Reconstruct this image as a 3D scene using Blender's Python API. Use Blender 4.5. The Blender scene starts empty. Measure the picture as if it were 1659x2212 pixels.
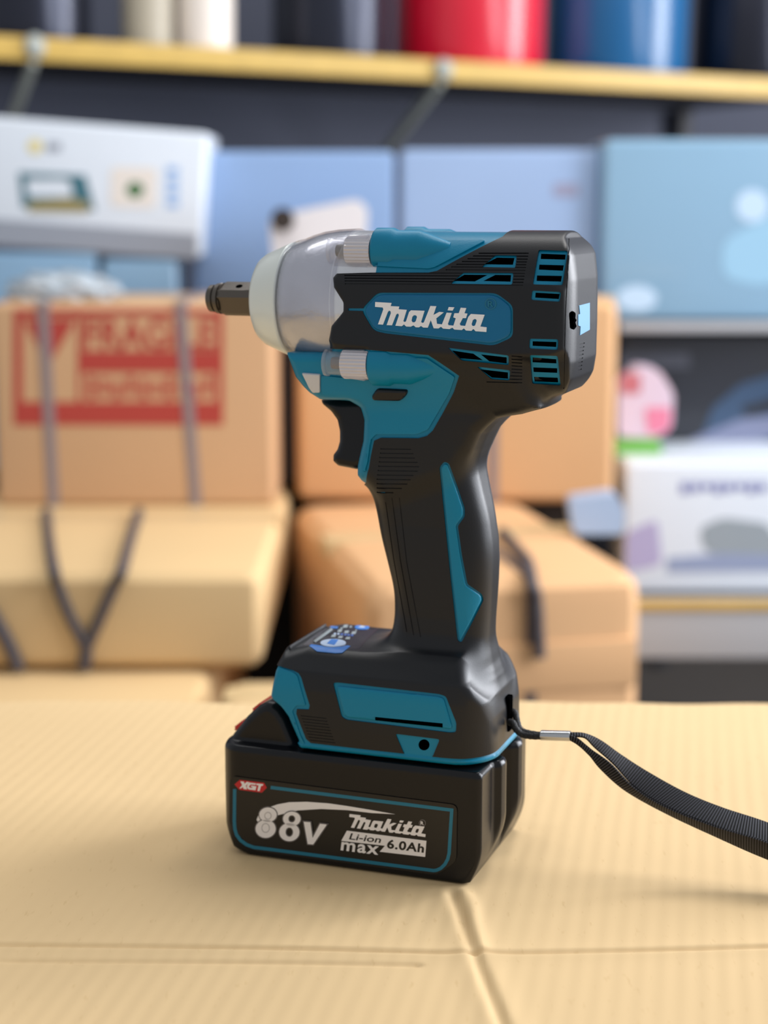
import bpy, bmesh, math, random
import numpy as np
from mathutils import Vector, Matrix
from mathutils.bvhtree import BVHTree

random.seed(3)
SC = bpy.context.scene
COL = SC.collection

# ------------------------------------------------------------------ camera
W, H = 1659.0, 2212.0
FPX = 3700.0
PITCH = math.atan((1106 - 445) / FPX)
CAMH = 0.285
cam_d = bpy.data.cameras.new('camera')
cam = bpy.data.objects.new('camera', cam_d)
COL.objects.link(cam)
cam.location = (0, 0, CAMH)
cam.rotation_euler = (math.radians(90) - PITCH, 0, 0)
cam_d.sensor_fit = 'HORIZONTAL'
cam_d.sensor_width = 36.0
cam_d.lens = FPX / W * 36.0
cam_d.clip_start = 0.02
cam_d.clip_end = 30
cam_d.dof.use_dof = True
cam_d.dof.focus_distance = 0.70
cam_d.dof.aperture_fstop = (cam_d.lens / 1000.0) / 0.0096
cam_d.dof.aperture_blades = 0
SC.camera = cam

# ------------------------------------------------------------------ world, lights, exposure
SC.view_settings.view_transform = 'Standard'
SC.view_settings.look = 'None'
SC.view_settings.gamma = 1.0
SC.view_settings.use_curve_mapping = False
SC.view_settings.exposure = 0.0
world = bpy.data.worlds.new('world')
SC.world = world
world.use_nodes = True
bg = world.node_tree.nodes['Background']
bg.inputs[0].default_value = (0.93, 0.96, 1.0, 1)
bg.inputs[1].default_value = 0.50


def area(name, loc, target, sx, sy, power, color=(1, 1, 1)):
    ld = bpy.data.lights.new(name, 'AREA')
    ld.shape = 'RECTANGLE'
    ld.size, ld.size_y = sx, sy
    ld.energy = power
    ld.color = color
    o = bpy.data.objects.new(name, ld)
    COL.objects.link(o)
    o.location = loc
    d = Vector(target) - Vector(loc)
    o.rotation_euler = d.to_track_quat('-Z', 'Y').to_euler()
    return o


area('ceiling_lamp_light', (0.45, 1.2, 1.5), (0.1, 0.8, 0), 0.3, 0.8, 5.8, (1.0, 0.97, 0.94))
area('shelf_lamp_light', (0.1, 1.80, 1.6), (0.05, 2.4, 0.1), 2.0, 0.35, 16, (1.0, 0.98, 0.96))
area('doorway_light', (1.6, 1.15, 0.75), (0.0, 0.85, 0.1), 1.3, 1.3, 45, (0.88, 0.92, 1.0))
area('canister_highlight_light', (2.5, 2.5, 0.8), (0.0, 3.0, 0.6), 0.9, 1.4, 60, (0.93, 0.95, 1.0))  # added light outside the view, gives the canisters their highlights

# ------------------------------------------------------------------ materials


def lin(c):
    return tuple(((v / 255.0 / 12.92) if v / 255.0 <= 0.04045 else ((v / 255.0 + 0.055) / 1.055) ** 2.4) for v in c)


def mat(name, rgb, rough=0.5, metal=0.0, spec=0.5, coat=0.0, noise=0.0, nscale=40.0, bump=0.0, bscale=200.0,
        trans=0.0, sheen=0.0, emis=None, sss=0.0):
    m = bpy.data.materials.new(name)
    m.use_nodes = True
    nt = m.node_tree
    b = nt.nodes['Principled BSDF']
    c = lin(rgb)
    b.inputs['Base Color'].default_value = (*c, 1)
    b.inputs['Roughness'].default_value = rough
    b.inputs['Metallic'].default_value = metal
    b.inputs['Specular IOR Level'].default_value = spec
    b.inputs['Coat Weight'].default_value = coat
    b.inputs['Transmission Weight'].default_value = trans
    b.inputs['Sheen Weight'].default_value = sheen
    if sss:
        b.inputs['Subsurface Weight'].default_value = sss
        b.inputs['Subsurface Radius'].default_value = (0.004, 0.004, 0.004)
    tc = nt.nodes.new('ShaderNodeTexCoord')
    if noise > 0:
        n = nt.nodes.new('ShaderNodeTexNoise')
        n.inputs['Scale'].default_value = nscale
        n.inputs['Detail'].default_value = 4
        nt.links.new(tc.outputs['Object'], n.inputs['Vector'])
        r = nt.nodes.new('ShaderNodeMix')
        r.data_type = 'RGBA'
        r.inputs['A'].default_value = (*[v * (1 - noise) for v in c], 1)
        r.inputs['B'].default_value = (*[min(1, v * (1 + noise)) for v in c], 1)
        nt.links.new(n.outputs['Fac'], r.inputs['Factor'])
        nt.links.new(r.outputs['Result'], b.inputs['Base Color'])
    if bump > 0:
        n2 = nt.nodes.new('ShaderNodeTexNoise')
        n2.inputs['Scale'].default_value = bscale
        n2.inputs['Detail'].default_value = 3
        nt.links.new(tc.outputs['Object'], n2.inputs['Vector'])
        bp = nt.nodes.new('ShaderNodeBump')
        bp.inputs['Strength'].default_value = bump
        bp.inputs['Distance'].default_value = 0.0004
        nt.links.new(n2.outputs['Fac'], bp.inputs['Height'])
        nt.links.new(bp.outputs['Normal'], b.inputs['Normal'])
    return m


M = {}
M['black'] = mat('black rubber overmold', (14, 16, 21), 0.37, spec=0.4, bump=0.08, bscale=1600)
M['batt'] = mat('black battery plastic', (12, 14, 19), 0.27, spec=0.32, bump=0.1, bscale=1200)
M['teal'] = mat('teal hard plastic', (0, 126, 162), 0.36, spec=0.32, bump=0.12, bscale=1200)
M['badge'] = mat('blue teal glossy badge', (0, 104, 150), 0.4, spec=0.35, noise=0.06, nscale=60)
M['dark'] = mat('painted slot shade', (3, 3, 4), 0.9, spec=0.0)  # near-black colour stands in for the shade inside slots and holes
M['white'] = mat('white print', (245, 245, 247), 0.5)
M['silver'] = mat('cast aluminium', (220, 222, 227), 0.27, metal=0.7, noise=0.15, nscale=60, bump=1.0, bscale=160)
M['nose'] = mat('milky nose ring', (226, 232, 227), 0.30, spec=0.5, coat=0.3, sss=0.3, noise=0.02)
M['steel'] = mat('dark anvil steel', (98, 92, 86), 0.42, metal=0.85, bump=0.3, bscale=900)
M['ferrule'] = mat('brushed ferrule', (190, 192, 195), 0.25, metal=0.95)
M['cord'] = mat('black nylon', (20, 20, 23), 0.62, bump=1.0, bscale=1500)
M['red'] = mat('red plastic', (205, 32, 34), 0.4)
M['redprint'] = mat('red print', (196, 26, 36), 0.45)
M['labelblack'] = mat('label black', (12, 12, 14), 0.33)
M['labelteal'] = mat('label teal', (8, 112, 140), 0.4)
M['labelwhite'] = mat('label silver white', (240, 236, 234), 0.42)
M['labelgrey'] = mat('label grey outline', (120, 114, 114), 0.45)
M['bluelab'] = mat('light blue sticker', (100, 158, 204), 0.5)
M['screen'] = mat('display black', (40, 37, 44), 0.3)
M['dispblue'] = mat('display blue', (60, 130, 215), 0.4)
M['disppale'] = mat('display pale blue', (190, 208, 232), 0.4)
M['dispgrey'] = mat('display grey', (158, 168, 170), 0.45)
M['dispdarkblue'] = mat('display dark blue', (78, 108, 176), 0.45)
M['led'] = mat('lamp lens', (205, 205, 208), 0.2, coat=0.5)
M['knurl'] = mat('clear smoky plastic', (226, 222, 228), 0.18, trans=0.15, spec=0.6, coat=0.4)


def clear_mat(milk):
    m = bpy.data.materials.new('clear plastic guard')
    m.use_nodes = True
    nt = m.node_tree
    nt.nodes.clear()
    out = nt.nodes.new('ShaderNodeOutputMaterial')
    mix = nt.nodes.new('ShaderNodeMixShader')
    tr = nt.nodes.new('ShaderNodeBsdfTransparent')
    tr.inputs[0].default_value = (0.93, 0.93, 0.95, 1)
    gl = nt.nodes.new('ShaderNodeBsdfGlossy')
    gl.inputs['Roughness'].default_value = 0.08
    lw = nt.nodes.new('ShaderNodeLayerWeight')
    lw.inputs[0].default_value = 0.5
    pw = nt.nodes.new('ShaderNodeMath'); pw.operation = 'POWER'; pw.inputs[1].default_value = 4.0
    ma = nt.nodes.new('ShaderNodeMath'); ma.operation = 'MULTIPLY_ADD'; ma.inputs[1].default_value = 0.7; ma.inputs[2].default_value = 0.035
    nt.links.new(lw.outputs['Facing'], pw.inputs[0])
    nt.links.new(pw.outputs[0], ma.inputs[0])
    nt.links.new(ma.outputs[0], mix.inputs[0])
    nt.links.new(tr.outputs[0], mix.inputs[1])
    nt.links.new(gl.outputs[0], mix.inputs[2])
    df = nt.nodes.new('ShaderNodeBsdfDiffuse')
    df.inputs[0].default_value = (0.80, 0.80, 0.84, 1)
    m2 = nt.nodes.new('ShaderNodeMixShader')
    m2.inputs[0].default_value = milk
    nt.links.new(mix.outputs[0], m2.inputs[1])
    nt.links.new(df.outputs[0], m2.inputs[2])
    nt.links.new(m2.outputs[0], out.inputs[0])
    return m


M['clear'] = clear_mat(0.05)
M['clear2'] = clear_mat(0.22)

# ------------------------------------------------------------------ geometry of the view: pixel <-> tool space
cP, sP = math.cos(PITCH), math.sin(PITCH)
CAM = np.array([0, 0, CAMH])


def ray(px, py):
    x = (px - W / 2) / FPX
    y = -(py - H / 2) / FPX
    return np.array([x, cP + y * sP, -sP + y * cP])


TH = math.radians(19.7)
_r = ray(1018, 1915)
ORG = CAM + _r * (-CAMH / _r[2])           # near right bottom corner of the battery, on the sheet
AX = np.array([math.cos(TH), -math.sin(TH), 0])
AY = np.array([math.sin(TH), math.cos(TH), 0])
ORG = ORG + AY * 0.037                       # tool origin sits on its middle plane


def tl(v):
    """world vector -> tool axes, millimetres"""
    return np.array([v @ AX, v @ AY, v[2]]) * 1000


CL = tl(CAM - ORG)


def L(px, py, y=0.0):
    r = tl(ray(px, py))
    t = (y - CL[1]) / r[1]
    p = CL + r * t
    return (p[0], p[2])


def S(pts, y=0.0):
    return [L(p[0], p[1], p[2] if len(p) > 2 else y) for p in pts]


def at(px, py, Y):
    """world point at depth Y seen at a given place of the picture"""
    r = ray(px, py)
    return Vector(CAM + r * (Y / r[1]))


# ------------------------------------------------------------------ object helpers
def tag(o, label=None, cat=None, group=None, kind=None):
    if label: o['label'] = label
    if cat: o['category'] = cat
    if group: o['group'] = group
    if kind: o['kind'] = kind
    return o


def empty(name, loc=(0, 0, 0), rz=0.0):
    o = bpy.data.objects.new(name, None)
    o.empty_display_size = 0.02
    o.location = loc
    o.rotation_euler = (0, 0, rz)
    COL.objects.link(o)
    return o


def link_mesh(name, me, mats, parent=None, smooth=35):
    o = bpy.data.objects.new(name, me)
    COL.objects.link(o)
    if not isinstance(mats, (list, tuple)): mats = [mats]
    if len(me.materials) == 0:
        for m in mats: me.materials.append(m)
    else:
        for i in range(len(me.materials)):
            me.materials[i] = mats[min(i, len(mats) - 1)]
    if smooth:
        me.polygons.foreach_set('use_smooth', [True] * len(me.polygons))
        me.set_sharp_from_angle(angle=math.radians(smooth))
    if parent: o.parent = parent
    return o


def bm_obj(name, bm, mats, parent=None, smooth=35, scale=None):
    bmesh.ops.recalc_face_normals(bm, faces=bm.faces)
    if scale:
        for v in bm.verts: v.co *= scale
    me = bpy.data.meshes.new(name)
    bm.to_mesh(me)
    bm.free()
    return link_mesh(name, me, mats, parent, smooth)


MM = 0.001


def box_bm(x0, x1, y0, y1, z0, z1, bev=0.0, seg=2):
    b = bmesh.new()
    bmesh.ops.create_cube(b, size=1)
    for v in b.verts:
        v.co = Vector(((x0 + x1) / 2 + v.co.x * (x1 - x0), (y0 + y1) / 2 + v.co.y * (y1 - y0), (z0 + z1) / 2 + v.co.z * (z1 - z0)))
    if bev: bmesh.ops.bevel(b, geom=b.edges[:], offset=bev, segments=seg, affect='EDGES', profile=0.6)
    return b



# ------------------------------------------------------------------ distance fields


def poly_sdf(X, Y, P):
    P = np.array(P, float)
    d = np.full(X.shape, 1e9)
    s = np.ones(X.shape)
    n = len(P)
    for i in range(n):
        a, b = P[i], P[i - 1]
        ex, ey = b[0] - a[0], b[1] - a[1]
        wx, wy = X - a[0], Y - a[1]
        t = np.clip((wx * ex + wy * ey) / (ex * ex + ey * ey + 1e-12), 0, 1)
        bx, by = wx - ex * t, wy - ey * t
        d = np.minimum(d, bx * bx + by * by)
        c1 = Y >= a[1]
        c2 = Y < b[1]
        c3 = ex * wy > ey * wx
        flip = (c1 & c2 & c3) | (~c1 & ~c2 & ~c3)
        s = np.where(flip, -s, s)
    return s * np.sqrt(d)


def smin(a, b, k):
    h = np.clip(0.5 + 0.5 * (b - a) / k, 0, 1)
    return b * (1 - h) + a * h - k * h * (1 - h)


def rmax(a, b, r):
    """intersection with an edge rounded to radius r"""
    return np.sqrt(np.maximum(a + r, 0) ** 2 + np.maximum(b + r, 0) ** 2) + np.minimum(np.maximum(a + r, b + r), 0) - r


def surface_nets(F, org, h):
    nx, ny, nz = F.shape
    neg = F < 0
    cnt = np.zeros((nx - 1, ny - 1, nz - 1), np.uint8)
    for i in (0, 1):
        for j in (0, 1):
            for k in (0, 1):
                cnt += neg[i:nx - 1 + i, j:ny - 1 + j, k:nz - 1 + k]
    act = (cnt > 0) & (cnt < 8)
    idx = np.full(act.shape, -1, np.int32)
    ii, jj, kk = np.nonzero(act)
    idx[ii, jj, kk] = np.arange(len(ii))
    cv = {}
    for i in (0, 1):
        for j in (0, 1):
            for k in (0, 1):
                cv[(i, j, k)] = F[ii + i, jj + j, kk + k].astype(np.float64)
    acc = np.zeros((len(ii), 3))
    c = np.zeros(len(ii))
    corners = list(cv.keys())
    for a in corners:
        for ax in range(3):
            if a[ax]: continue
            b = list(a); b[ax] = 1; b = tuple(b)
            fa, fb = cv[a], cv[b]
            m = (fa < 0) != (fb < 0)
            t = np.where(m, fa / np.where(m, fa - fb, 1), 0)
            p = np.zeros((len(ii), 3)) + np.array(a)
            p[:, ax] += t
            acc += p * m[:, None]
            c += m
    V = (acc / c[:, None] + np.stack([ii, jj, kk], 1)) * h + np.array(org)
    faces = []
    for ax in range(3):
        o1, o2 = [(1, 2), (2, 0), (0, 1)][ax]
        sl0 = [slice(1, -1)] * 3
        sl0[ax] = slice(0, F.shape[ax] - 1)
        sl1 = [slice(1, -1)] * 3
        sl1[ax] = slice(1, F.shape[ax])
        n0, n1 = neg[tuple(sl0)], neg[tuple(sl1)]
        g = np.array(np.nonzero(n0 != n1)).T
        sgn = n0[tuple(g.T)]
        off = np.ones(3, int); off[ax] = 0
        g = g + off
        def cell(d1, d2):
            q = g.copy(); q[:, o1] -= d1; q[:, o2] -= d2
            return idx[q[:, 0], q[:, 1], q[:, 2]]
        q = np.stack([cell(1, 1), cell(0, 1), cell(0, 0), cell(1, 0)], 1)
        q[~sgn] = q[~sgn][:, ::-1]
        faces.append(q)
    Q = np.concatenate(faces)
    return V, Q


def nets_mesh(name, F, org, h, scale=MM):
    V, Q = surface_nets(F, org, h)
    me = bpy.data.meshes.new(name)
    me.vertices.add(len(V))
    me.vertices.foreach_set('co', (V * scale).astype(np.float32).ravel())
    me.loops.add(len(Q) * 4)
    me.loops.foreach_set('vertex_index', Q.astype(np.int32).ravel())
    me.polygons.add(len(Q))
    me.polygons.foreach_set('loop_start', np.arange(0, len(Q) * 4, 4, dtype=np.int32))
    me.update(calc_edges=True)
    return me


def grid(lo, hi, h):
    ax = [np.arange(a, b + h, h, dtype=np.float32) for a, b in zip(lo, hi)]
    return ax


def sdf_obj(name, lo, hi, h, fn, mats, parent, smooth=40):
    x, y, z = grid(lo, hi, h)
    F = fn(x[:, None, None], y[None, :, None], z[None, None, :])
    F = np.ascontiguousarray(np.broadcast_to(F, (len(x), len(y), len(z)))).astype(np.float32)
    me = nets_mesh(name, F, lo, h)
    return link_mesh(name, me, mats, parent, smooth)


def slab_fn(P, w, r):
    """solid from a side profile P (x,z), half width w, edges rounded to r"""
    def f(x, y, z):
        X, Z = np.broadcast_arrays(x[:, 0, 0][:, None], z[0, 0, :][None, :])
        p = poly_sdf(X, Z, P)[:, None, :]
        ww = w(x, z) if callable(w) else w
        return rmax(p, np.abs(y) - ww, r)
    return f


# ------------------------------------------------------------------ the tool body as one rounded solid
AXZ = 244.5      # height of the barrel axis


def rounded(P, r, n=4):
    """round the corners of a polygon"""
    out = []
    N = len(P)
    for i in range(N):
        a, b, c = Vector(P[i - 1][:2]), Vector(P[i][:2]), Vector(P[(i + 1) % N][:2])
        d1, d2 = (a - b), (c - b)
        rr = min(r, d1.length * 0.48, d2.length * 0.48)
        p, q = b + d1.normalized() * rr, b + d2.normalized() * rr
        for k in range(n + 1):
            t = k / n
            out.append(tuple(p * (1 - t) ** 2 + b * 2 * t * (1 - t) + q * t * t))
    return out


def prof2(P, x, z):
    X, Z = np.broadcast_arrays(x[:, 0, 0][:, None], z[0, 0, :][None, :])
    return poly_sdf(X, Z, P).astype(np.float32)[:, None, :]


BARREL = (S([(802, 470), (802, 588), (724, 588), (714, 600), (716, 622), (736, 655), (736, 672), (711, 705), (709, 735),
             (720, 748), (794, 753), (792, 800)], -31)
          + [(-60, 205), (20, 205)]
          + S([(1240, 842), (1262, 812), (1273, 775), (1276, 700), (1276, 600), (1266, 548), (1240, 512)], 0)
          + [(28, 290)])
HOUS = (S([(640, 793), (646, 815), (660, 836), (672, 850), (695, 866)], -16)
        + S([(765, 866), (785, 880), (793, 905), (792, 950), (778, 1005), (776, 1025), (785, 1034), (797, 1033)], -12)
        + S([(860, 1060)], 0) + S([(1000, 1010), (1043, 960), (1060, 925), (1100, 893), (1150, 885), (1190, 872)], 0)
        + [(16, 214), (10, 226), (-60, 232)] + S([(740, 752), (640, 752)], -10))
GRIP = (S([(790, 1000), (797, 1035), (812, 1062), (820, 1095), (829, 1150), (845, 1215), (858, 1270), (858, 1330),
           (850, 1370), (835, 1400)], -2)
        + [(-58, 80), (-2, 80)]
        + S([(1066, 1400), (1067, 1350), (1071, 1300), (1075, 1240), (1075, 1180), (1066, 1110), (1052, 1050),
             (1043, 1005), (1043, 960), (1070, 900)], 2)
        + [(-5, 215), (-50, 215)])
GRIP = rounded(GRIP, 12, 5)
BASE = (S([(579, 1508), (601, 1526), (619, 1551), (640, 1600), (653, 1625)], -33)
        + [(-78, 51.0), (7, 51.0), (6.2, 60), (5.2, 70), (2.4, 78), (-5, 87), (-10, 96), (-50, 95), (-63, 94.8), (-80, 95.5), (-89, 92.5)]
        + S([(636, 1372), (608, 1405), (600, 1434)], -27))
BSEC = [(-34.5, 45), (-35, 62), (-34.3, 78), (-32.5, 86), (-22, 95.8), (22, 95.8), (32.5, 86), (34.3, 78), (35, 62), (34.5, 45)]


def rrect(x, y, x0, x1, y0, y1, rl, rr):
    """plan distance of a box with different corner radii left and right"""
    cx, cy = (x0 + x1) / 2, (y0 + y1) / 2
    r = np.where(x < cx, rl, rr)
    qx = np.abs(x - cx) - (x1 - x0) / 2 + r
    qy = np.abs(y - cy) - (y1 - y0) / 2 + r
    return np.minimum(np.maximum(qx, qy), 0) + np.sqrt(np.maximum(qx, 0) ** 2 + np.maximum(qy, 0) ** 2) - r


def body_field(x, y, z):
    zz = z - AXZ
    p = 2.45
    zz = np.where(zz < 0, zz / 1.27, zz)
    sec = (np.abs(y) ** p + np.abs(zz) ** p) ** (1 / p) - 30.6
    by = np.abs(y) - 32.6
    bz = np.abs(z - 240.0) - 16.0
    band = rmax(by, bz, 3.0)
    sec = smin(sec, band, 3.0)
    bar = rmax(sec + x * 0, prof2(BARREL, x, z), 1.2)
    plan = rrect(x, y, -150, 38.5, -33, 33, 1, 17)
    bar = rmax(bar, plan + z * 0, 6.0)
    ww = np.interp(z, [160, 176, 200, 215, 235], [17.5, 18.5, 21.0, 25.5, 30]).astype(np.float32)
    ho = rmax(prof2(HOUS, x, z), np.abs(y) - ww, 5.0)
    F = smin(bar, ho, 9.0)
    del bar, ho
    gp = prof2(GRIP, x, z)
    wg = np.interp(z, [80, 110, 150, 185, 215], [17.5, 16.0, 16.5, 18.5, 20]).astype(np.float32)
    gr = rmax(gp, np.abs(y) - wg, 13.0)
    F = smin(F, gr, 8.0)
    del gr
    bs = rmax(prof2(BASE, x, z), poly_sdf(*np.broadcast_arrays(y[0, :, 0][:, None], z[0, 0, :][None, :]), BSEC).astype(np.float32)[None, :, :], 3.5)
    bs = rmax(bs, rrect(x, y, -106, 5.5, -35, 35, 9, 20) + z * 0, 2.5)
    F = smin(F, bs, 13.0)
    # keep the foot flat where it meets the battery
    F = np.maximum(F, 51.0 - z)
    return F


h = 0.62
lo, hi = (-112, -38, 46), (44, 38, 282)
gx, gy, gz = grid(lo, hi, h)
FB = body_field(gx[:, None, None], gy[None, :, None], gz[None, None, :]).astype(np.float32)
outer_me = nets_mesh('overmold', FB, lo, h)
_zb = L(950, 1637, -34.5)[1]
core_me = nets_mesh('core', np.maximum(FB + np.clip((gz - _zb + 0.9) * 1.5, -0.35, 0.75)[None, None, :].astype(np.float32), 51.6 - gz[None, None, :]), lo, h)
inner_me = nets_mesh('inner', FB + 1.35, lo, h)
del FB


def bvh_of(me, s=1000.0):
    n = len(me.vertices)
    co = np.empty(n * 3, np.float32)
    me.vertices.foreach_get('co', co)
    co = co.reshape(-1, 3) * s
    return BVHTree.FromPolygons([tuple(c) for c in co.tolist()], [tuple(p.vertices) for p in me.polygons])


BODY = bvh_of(outer_me)


def hit(px, py, bvh=None):
    r = tl(ray(px, py))
    r = Vector(r / np.linalg.norm(r))
    loc, n, i, d = (bvh or BODY).ray_cast(Vector(CL), r)
    return loc, n


# ------------------------------------------------------------------ flat shapes laid on a surface
def shape_mesh(loops):
    """2D loops (outer and holes) -> bmesh of triangles in the xy plane"""
    cu = bpy.data.curves.new('tmp', 'CURVE')
    cu.dimensions = '2D'
    cu.fill_mode = 'BOTH'
    for lp in loops:
        sp = cu.splines.new('POLY')
        sp.points.add(len(lp) - 1)
        for q, p in zip(sp.points, lp): q.co = (p[0] * 0.01, p[1] * 0.01, 0, 1)
        sp.use_cyclic_u = True
    o = bpy.data.objects.new('tmp', cu)
    COL.objects.link(o)
    dg = bpy.context.evaluated_depsgraph_get()
    me = bpy.data.meshes.new_from_object(o.evaluated_get(dg))
    bm = bmesh.new()
    bm.from_mesh(me)
    for v in bm.verts: v.co *= 100
    bpy.data.objects.remove(o)
    bpy.data.curves.remove(cu)
    bpy.data.meshes.remove(me)
    return bm


def text_mesh(txt, offset=0.0, shear=0.0, space=1.0, size=1.0):
    cu = bpy.data.curves.new('tmp', 'FONT')
    cu.body = txt
    cu.size = size
    cu.offset = offset
    cu.shear = shear
    cu.space_character = space
    cu.resolution_u = 6
    o = bpy.data.objects.new('tmp', cu)
    COL.objects.link(o)
    dg = bpy.context.evaluated_depsgraph_get()
    me = bpy.data.meshes.new_from_object(o.evaluated_get(dg))
    bm = bmesh.new()
    bm.from_mesh(me)
    bpy.data.objects.remove(o)
    bpy.data.curves.remove(cu)
    bpy.data.meshes.remove(me)
    bmesh.ops.remove_doubles(bm, verts=bm.verts, dist=1e-5)
    return bm


def bbox2(bm):
    xs = [v.co.x for v in bm.verts]; ys = [v.co.y for v in bm.verts]
    return min(xs), max(xs), min(ys), max(ys)


def fit3(bm, bl, br, tlp, box=None):
    """map the bounding box of a shape so that its lower left, lower right, upper left corners land on three points"""
    x0, x1, y0, y1 = box or bbox2(bm)
    bl, br, tlp = Vector(bl), Vector(br), Vector(tlp)
    for v in bm.verts:
        u = (v.co.x - x0) / (x1 - x0); w = (v.co.y - y0) / (y1 - y0)
        p = bl + (br - bl) * u + (tlp - bl) * w
        v.co = (p.x, p.y, 0)
    return bm


def grid_cut(bm, step):
    x0, x1, y0, y1 = bbox2(bm)
    for ax, a, b in ((0, x0, x1), (1, y0, y1)):
        k = math.floor(a / step) + 1
        while k * step < b:
            co = [0, 0, 0]; co[ax] = k * step
            no = [0, 0, 0]; no[ax] = 1
            bmesh.ops.bisect_plane(bm, geom=bm.verts[:] + bm.edges[:] + bm.faces[:], plane_co=co, plane_no=no, dist=1e-5)
            k += 1


def inset_loop(P, d):
    n = len(P)
    area_ = sum(P[i - 1][0] * P[i][1] - P[i][0] * P[i - 1][1] for i in range(n))
    s = 1 if area_ > 0 else -1
    out = []
    for i in range(n):
        a, b, c = Vector(P[i - 1][:2]), Vector(P[i][:2]), Vector(P[(i + 1) % n][:2])
        e1 = (b - a).normalized(); e2 = (c - b).normalized()
        n1 = Vector((-e1.y, e1.x)) * s; n2 = Vector((-e2.y, e2.x)) * s
        m = (n1 + n2)
        m = m / max(m.length_squared, 0.35) * 2
        out.append(tuple(b + m * d))
    return out


def lay(bm, off, thick, step=10, bvh=None, outline=None, rpx=0.0, dirn=None):
    """drop a flat shape given in picture space onto the surface and give it thickness along the surface normal"""
    grid_cut(bm, step)
    bmesh.ops.remove_doubles(bm, verts=bm.verts, dist=1e-4)
    d = None
    if outline and rpx > 0:
        X = np.array([v.co.x for v in bm.verts]); Y = np.array([v.co.y for v in bm.verts])
        d = -poly_sdf(X, Y, outline)
    pos = []
    bad = []
    for i, v in enumerate(bm.verts):
        loc, n = hit(v.co.x, v.co.y, bvh)
        if loc is None:
            bad.append(v); pos.append(None); continue
        o = off
        if dirn is not None: n = Vector(dirn)
        if d is not None:
            t = min(max(d[i] / rpx, 0), 1)
            o = off * math.sqrt(max(0, 1 - (1 - t) ** 2))
        pos.append((loc + n * o, loc - n * thick))
    for v, p in zip(bm.verts, pos):
        if p: v.co = p[1]
    pmap = {v: p for v, p in zip(bm.verts, pos)}
    lst = list(bm.verts)
    ids = {v: i for i, v in enumerate(lst)}
    faces = [f for f in bm.faces if not any(v in bad for v in f.verts)] if bad else list(bm.faces)
    nb = bmesh.new()
    top = {}; bot = {}
    def T(v):
        if v not in top: top[v] = nb.verts.new(pmap[v][0])
        return top[v]
    def B(v):
        if v not in bot: bot[v] = nb.verts.new(pmap[v][1])
        return bot[v]
    ecount = {}
    for f in faces:
        vs = list(f.verts)
        try:
            nb.faces.new([T(v) for v in vs]); nb.faces.new([B(v) for v in reversed(vs)])
        except ValueError:
            continue
        for i in range(len(vs)):
            a, b = vs[i], vs[(i + 1) % len(vs)]
            ecount.setdefault(frozenset((ids[a], ids[b])), []).append((a, b))
    for k, l in ecount.items():
        if len(l) == 1:
            a, b = l[0]
            try: nb.faces.new([T(b), T(a), B(a), B(b)])
            except ValueError: pass
    bm.free()
    return nb


def panel_bm(outline, off=0.5, thick=0.8, rpx=3.5, step=12):
    o1 = inset_loop(outline, rpx * 0.35)
    o2 = inset_loop(outline, rpx)
    bm = shape_mesh([o2])
    def ring(A, B):
        va = [bm.verts.new((*p, 0)) for p in A]; vb = [bm.verts.new((*p, 0)) for p in B]
        for i in range(len(A)):
            j = (i + 1) % len(A)
            try: bm.faces.new([va[i], va[j], vb[j], vb[i]])
            except ValueError: pass
    ring(outline, o1)
    ring(o1, o2)
    bmesh.ops.remove_doubles(bm, verts=bm.verts, dist=1e-3)
    return lay(bm, off, thick, step, None, outline, rpx)


def merge(dst, src, midx=0):
    for f in src.faces: f.material_index = midx
    me = bpy.data.meshes.new('t')
    for _k in range(6): me.materials.append(None)
    src.to_mesh(me)
    src.free()
    dst.from_mesh(me)
    bpy.data.meshes.remove(me)
    return dst


def prism(P, y0=-60, y1=60):
    bm = bmesh.new()
    a = [bm.verts.new((p[0], y0, p[1])) for p in P]
    b = [bm.verts.new((p[0], y1, p[1])) for p in P]
    bm.faces.new(a)
    bm.faces.new(list(reversed(b)))
    n = len(P)
    for i in range(n):
        j = (i + 1) % n
        bm.faces.new([a[j], a[i], b[i], b[j]])
    bmesh.ops.recalc_face_normals(bm, faces=bm.faces)
    return bm


def boolean(me, cutters, slots=2, midx=None):
    """me minus every cutter mesh (bmesh in mm)"""
    o = bpy.data.objects.new('tmpb', me)
    COL.objects.link(o)
    me.materials.clear()
    for k in range(slots): me.materials.append(M['dark'])
    tmp = [o]
    for c in cutters:
        bmesh.ops.recalc_face_normals(c, faces=c.faces)
        for v in c.verts: v.co *= MM
        cm = bpy.data.meshes.new('c')
        for k in range(slots): cm.materials.append(M['dark'])
        for f in c.faces: f.material_index = midx or 0
        c.to_mesh(cm); c.free()
        co = bpy.data.objects.new('tmpc', cm)
        COL.objects.link(co)
        tmp.append(co)
        md = o.modifiers.new('b', 'BOOLEAN')
        md.object = co
        md.operation = 'DIFFERENCE'
        md.solver = 'MANIFOLD'
    dg = bpy.context.evaluated_depsgraph_get()
    r = bpy.data.meshes.new_from_object(o.evaluated_get(dg))
    print('boolean', len(me.polygons), '->', len(r.polygons), len(cutters))
    for t in tmp:
        mm_ = t.data
        bpy.data.objects.remove(t)
        bpy.data.meshes.remove(mm_)
    return r


# ------------------------------------------------------------------ cut the rubber shell open over the teal core
def hxz(px, py, y=-31):
    loc, n = hit(px, py)
    return (loc.x, loc.z) if loc else L(px, py, y)


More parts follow.
